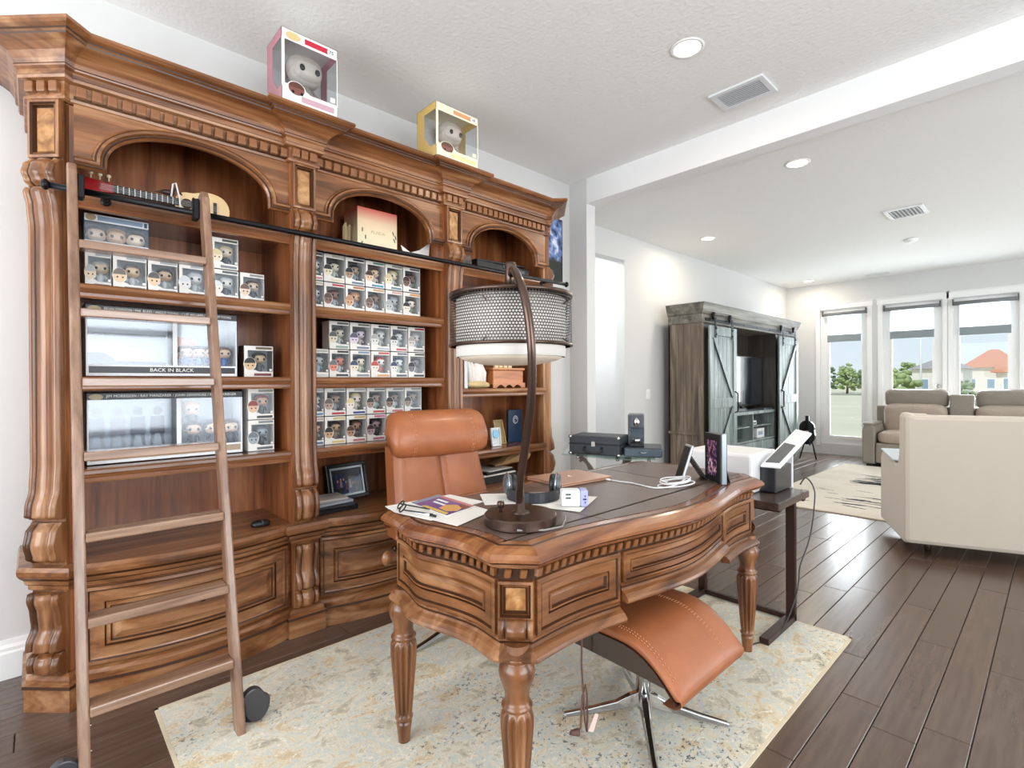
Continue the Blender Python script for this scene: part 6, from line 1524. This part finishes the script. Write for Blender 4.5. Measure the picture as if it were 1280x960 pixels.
    b = MB(); b.box(.32, 8.87, .60, .37, 8.90, .70); b.build('neck', M_blackp, t)
    b = MB(); b.lathe([(0, 0), (.05, 0), (.05, .006), (0, .006)], 18, (.34, 8.852, .42), M=Matrix.Rotation(R_(-90), 3, 'X')); b.build('sound_ring', M_chrome, t)
    for s in (-1, 1):
        b = MB(); b.tube([(.34, 8.98, .5), (.34+s*.12, 8.92, .012)], .01, 8); b.tube([(.34+s*.05, 8.95, .26), (.34+s*.05, 8.84, .245), (.34+s*.05, 8.83, .28)], .008, 8); b.build('stand_leg', M_black, t)
armoire()

# ---------------------------------------------------------------- seating of the living room
def beige():
    t = thing('beige_sofa', (2.31, 4.55, .0), 'cream fabric sofa seen from behind with sloping arm', 'sofa')
    m = mat('cream_fabric', '#cbc0b1', .9, bump=.12, bscale=260, sheen=.2)
    o = Vector((2.31, 4.55, 0)); u = Vector((.93, .365, 0)).normalized(); v = Vector((-u.y, u.x, 0))   # u along the back, v towards the front
    P = lambda a, c, z: tuple(o+u*a+v*c+Vector((0, 0, z)))
    Lg = 1.95
    b = MB(); b.prism([P(-.012, -.004, .085), P(Lg+.01, -.004, .085), P(Lg+.01, -.004, 1.0), P(.06, -.004, 1.0), P(.03, -.004, 1.018), P(-.012, -.004, 1.018)], tuple(v*.16)); b.build('back', m, t, bevel=.03)
    for a0 in (0, Lg-.13):
        b = MB(); pr = [(.02, .085), (.02, 1.0), (.04, 1.016), (.15, .995), (.165, .72), (.20, .64), (.26, .61), (.34, .62), (.74, .655), (.78, .60), (.79, .085)]
        b.prism([P(a0-.01, c, z) for c, z in pr], tuple(u*.14)); b.build('arm', m, t, bevel=.018)
    b = MB(); b.prism([P(.12, .14, .09), P(Lg-.12, .14, .09), P(Lg-.12, .80, .09), P(.12, .80, .09)], (0, 0, .22)); b.build('seat_base', m, t, bevel=.015)
    for k in range(2):
        a = .13+k*.85; b = MB(); b.prism([P(a, .16, .315), P(a+.83, .16, .315), P(a+.83, .83, .315), P(a, .83, .315)], (0, 0, .15)); b.build('seat_cushion', m, t, bevel=.04)
        b = MB(); b.prism([P(a, .17, .47), P(a+.83, .17, .47), P(a+.83, .17, .95), P(a, .17, .95)], tuple(v*.15)); b.build('back_cushion', m, t, bevel=.05)
    for a in (.16, Lg-.16):
        for c in (.16, .70):
            b = MB(); b.lathe([(0, .0005), (.018, .0005), (.026, .088), (0, .088)], 10, P(a, c, 0)); b.build('foot', M_espresso, t)
    b = MB(); t2 = thing('folded_blanket', P(.10, .5, .62), 'pale blue-grey blanket folded over the near arm of the cream sofa', 'blanket')
    b.prism([P(-.02, .30, .632), P(.15, .30, .632), P(.15, .72, .668), P(-.02, .72, .668)], (0, 0, .014)); b.build('blanket_top', mat('blanket_grey', '#cfdbe2', .9), t2, bevel=.005)
    b = MB(); b.prism([P(.12, .33, .66), P(.152, .33, .66), P(.152, .55, .672), P(.12, .55, .672)], (0, 0, .012)); b.build('dark_fold', mat('blanket_dark', '#5a6670', .9), t2)
beige()
def recliner():
    t = thing('recliner_sofa', (2.3, 9.3, 0), 'taupe leather recliner sofa under the far windows', 'sofa')
    m = mat('taupe_leather', '#8f867b', .42, var=.08, vscale=5, bump=.1, bscale=160); m2 = mat('taupe_leather_light', '#b1a091', .4, var=.06, vscale=5, bump=.1, bscale=160)
    y0, y1 = 8.93, 9.72
    def armp(x0, x1):
        b = MB(); b.prism([(x0, y0, .03), (x0, y0, .52), (x0+.02, y0+.0, .58), (x0+.05, y0, .605), (x1-.05, y0, .605), (x1-.01, y0, .58), (x1, y0, .52), (x1, y0, .03)], (0, y1-y0-.2, 0)); b.build('arm', m, t, bevel=.02)
        p = MB(); p.box(x0+.01, y0-.012, .59, x1-.01, y1-.25, .635); p.build('arm_pad', m, t, bevel=.02)
    armp(1.06, 1.22)
    for x0, x1, kind in ((1.22, 1.98, 's'), (1.98, 2.26, 'c'), (2.26, 3.02, 's'), (3.02, 3.18, 'a')):
        if kind == 'a': armp(x0, x1); continue
        b = MB(); b.box(x0+.005, y0+.0, .05, x1-.005, y1-.05, .34); b.build('seat_base', m, t, bevel=.02)
        if kind == 's':
            b = pad(x1-x0-.01, .62, .2, ((x0+x1)/2, y0+.30, .42), Matrix.Rotation(R_(90), 3, 'Z')); b.build('seat_cushion', m2, t)
            b = pad(x1-x0-.01, .5, .2, ((x0+x1)/2, y1-.22, .66), Matrix.Rotation(R_(90), 3, 'Z') @ Matrix.Rotation(R_(78), 3, 'Y')); b.build('back_cushion', m2, t)
            b = pad(x1-x0+.0, .27, .16, ((x0+x1)/2, y1-.14, .985), Matrix.Rotation(R_(90), 3, 'Z') @ Matrix.Rotation(R_(80), 3, 'Y')); b.build('head_cushion', m, t)
        else:
            b = MB(); b.box(x0+.01, y1-.26, .34, x1-.01, y1-.10, 1.045); b.build('console_back', m, t, bevel=.02)
            b = MB(); b.box(x0+.01, y0+.02, .34, x1-.01, y1-.27, .56); b.build('console_lid', m, t, bevel=.02)
    b = MB(); b.box(1.10, y1-.10, .05, 3.14, y1-.03, .86); b.build('sofa_back', m, t, bevel=.02)
    for x in (1.14, 3.1):
        for y in (y0+.06, y1-.1):
            b = MB(); b.box(x-.03, y-.03, .0005, x+.03, y+.03, .05); b.build('foot', M_blackp, t)
recliner()
def rug2():
    m = rug_mat('pale_abstract_rug', [(.3, '#d6c9b6'), (.5, '#e0d5c4'), (.7, '#cbbca6')], 1.2, 30, False)
    t = rug('living_rug', .84, 3.6, 5.50, 8.86, .010, m, mat('rug2_edge', '#cbbca6', .95), 'pale rug with black brush marks on the living room floor')
    mk = mat('rug_black', '#2a2b30', .95); rnd = random.Random(12)
    def stroke(x, y, L, a, w):
        b = MB(); n = 10; top = []; bo = []
        for k in range(n+1):
            s = k/n; px = x+L*s*math.cos(a); py = y+L*s*math.sin(a); ww = w*math.sin(PI*min(.97, max(.03, s)))**.5*rnd.uniform(.3, 1.1)
            top.append((px-ww*math.sin(a), py+ww*math.cos(a), .0102)); bo.append((px+ww*math.sin(a)*rnd.uniform(.3, 1), py-ww*math.cos(a), .0102))
        b.prism(top+bo[::-1], (0, 0, .0008)); b.build('woven_mark', mk, t)
    for k in range(16): stroke(1.25+rnd.uniform(0, .25), 7.55+rnd.uniform(-.35, .4), rnd.uniform(.35, .8), R_(rnd.uniform(-10, 12)), rnd.uniform(.015, .05))
    for k in range(9): stroke(1.45+rnd.uniform(0, .3), 6.15+rnd.uniform(-.3, .3), rnd.uniform(.2, .5), R_(rnd.uniform(-15, 15)), rnd.uniform(.01, .03))
    for k in range(6): stroke(rnd.uniform(1.0, 1.5), rnd.uniform(5.7, 7), rnd.uniform(.06, .2), R_(rnd.uniform(-15, 15)), .008)
rug2()
# ---------------------------------------------------------------- outside, seen through the far windows
def outside():
    b = MB(); b.box(-70, YF+.25, -.35, 70, 220, -.18); g = b.build('lawn', mat('sandy_lawn', '#d9cfae', .95, var=.08, vscale=.3)); struct(g)
    b = MB(); b.box(-30, 58, -.178, 40, 59.5, -.10); struct(b.build('trim_kerb', mat('kerb_grey', '#8d9386', .9)))
    rnd = random.Random(21)
    greens = [mat('leaf_%d' % k, c, .8, var=.25, vscale=3) for k, c in enumerate(('#83945f', '#9aaa72', '#aeb88c', '#7a8a62'))]
    def tree(x, y, h, w, m, lab, grp=None):
        t = thing('leafy_tree', (x, y, -.18), lab, 'tree', grp)
        b = MB(); b.tube([(x, y, -.18), (x+.05, y, h*.5)], [.12, .06], 7); b.build('trunk', mat('bark', '#6a5a48', .9), t)
        b = MB()
        for k in range(90):
            a, e, r = rnd.uniform(0, 2*PI), rnd.uniform(-.9, 1.3), rnd.uniform(.55, 1.0)
            c = (x+w*.5*r*math.cos(a)*math.cos(e), y+w*.5*r*math.sin(a)*math.cos(e), h*.46+h*.48*r*math.sin(e)); s = rnd.uniform(.06, .13)*w
            b.ell(c, (s, s, s*.8), 5, 4)
        b.build('foliage', m, t)
    kinds = ('tall grey-green', 'bushy bright green', 'low dark green', 'spreading pale green', 'ragged olive')
    for k in range(8):
        x = -16.2+k*1.15; y = 63+(k*37 % 5)*1.6
        tree(x, y, (3.0, 3.5, 2.7, 3.2, 2.9)[k*3 % 5], 2.1, greens[(k*3) % 4], '%s tree across the lawn, %s from left beyond the narrow window' % (kinds[k % 5], ('first', 'second', 'third', 'fourth', 'fifth', 'sixth', 'seventh', 'eighth')[k]), 'distant trees across the lawn')
    tree(-1.05, 24, 1.75, 1.25, greens[1], 'bright green bush seen through the middle glazed door')
    tree(-.02, 24.5, 1.0, .7, greens[2], 'small pale bush at the right edge of the middle glazed door')
    tree(.62, 25.5, 1.35, .8, greens[0], 'green bush at the left edge of the right-hand glazed door')
    def house(x, y, w, d, h, rf, lab, roofc):
        t = thing('house', (x, y, -.18), lab, 'house')
        wm = mat('stucco', '#e6ddd2', .85); rm = mat(roofc, {'roof_orange': '#d08e6c', 'roof_grey': '#a8a099'}[roofc], .8, bump=.4, bscale=8)
        b = MB(); b.box(x-w/2, y, -.18, x+w/2, y+d, h); b.build('wall', wm, t)
        b = MB(); e = .3; rx = min(w, d)*.42
        lo = [(x-w/2-e, y-e, h), (x+w/2+e, y-e, h), (x+w/2+e, y+d+e, h), (x-w/2-e, y+d+e, h)]; hi = [(x-w/2+rx, y+d/2, h+rf), (x+w/2-rx, y+d/2, h+rf)]
        b.poly([lo[0], lo[1], hi[1], hi[0]]); b.poly([lo[1], lo[2], hi[1]]); b.poly([lo[2], lo[3], hi[0], hi[1]]); b.poly([lo[3], lo[0], hi[0]]); b.poly(lo); b.build('roof', rm, t)
        n = max(2, int(w/1.3))
        for k in range(n):
            for zz in ([.3]):
                xx = x-w/2+w*(k+.5)/n; q = MB(); q.box(xx-.35, y-.05, zz, xx+.35, y+.02, zz+1.1); wd = q.build('window', M_trimw, t); q = MB(); q.box(xx-.29, y-.06, zz+.07, xx+.29, y-.05, zz+1.03); q.build('pane', mat('far_pane', '#8fa2b2', .15), wd)
    house(-4.6, 60, 3.6, 7, 2.3, 1.1, 'grey-roofed house seen through the middle glazed door', 'roof_grey')
    house(-2.0, 75, 4.6, 8, 2.6, 2.1, 'house with long orange tiled roof seen through the right-hand glazed door', 'roof_orange')
    house(1.5, 46, 2.6, 6, 1.75, 1.9, 'nearer house with orange tiled roof at the right edge of the right-hand glazed door', 'roof_orange')
    t = thing('flag_pole', (-2.81, 40, -.18), 'thin white pole rising over the houses behind the middle glazed door', 'pole')
    b = MB(); b.tube([(-2.81, 40, -.18), (-2.81, 40, 6.3)], [.06, .035], 8); b.build('pole_shaft', M_white, t)
    b = MB(); b.ell((-2.81, 40, 6.35), (.07, .07, .07), 8, 6); b.build('pole_finial', M_white, t)
outside()
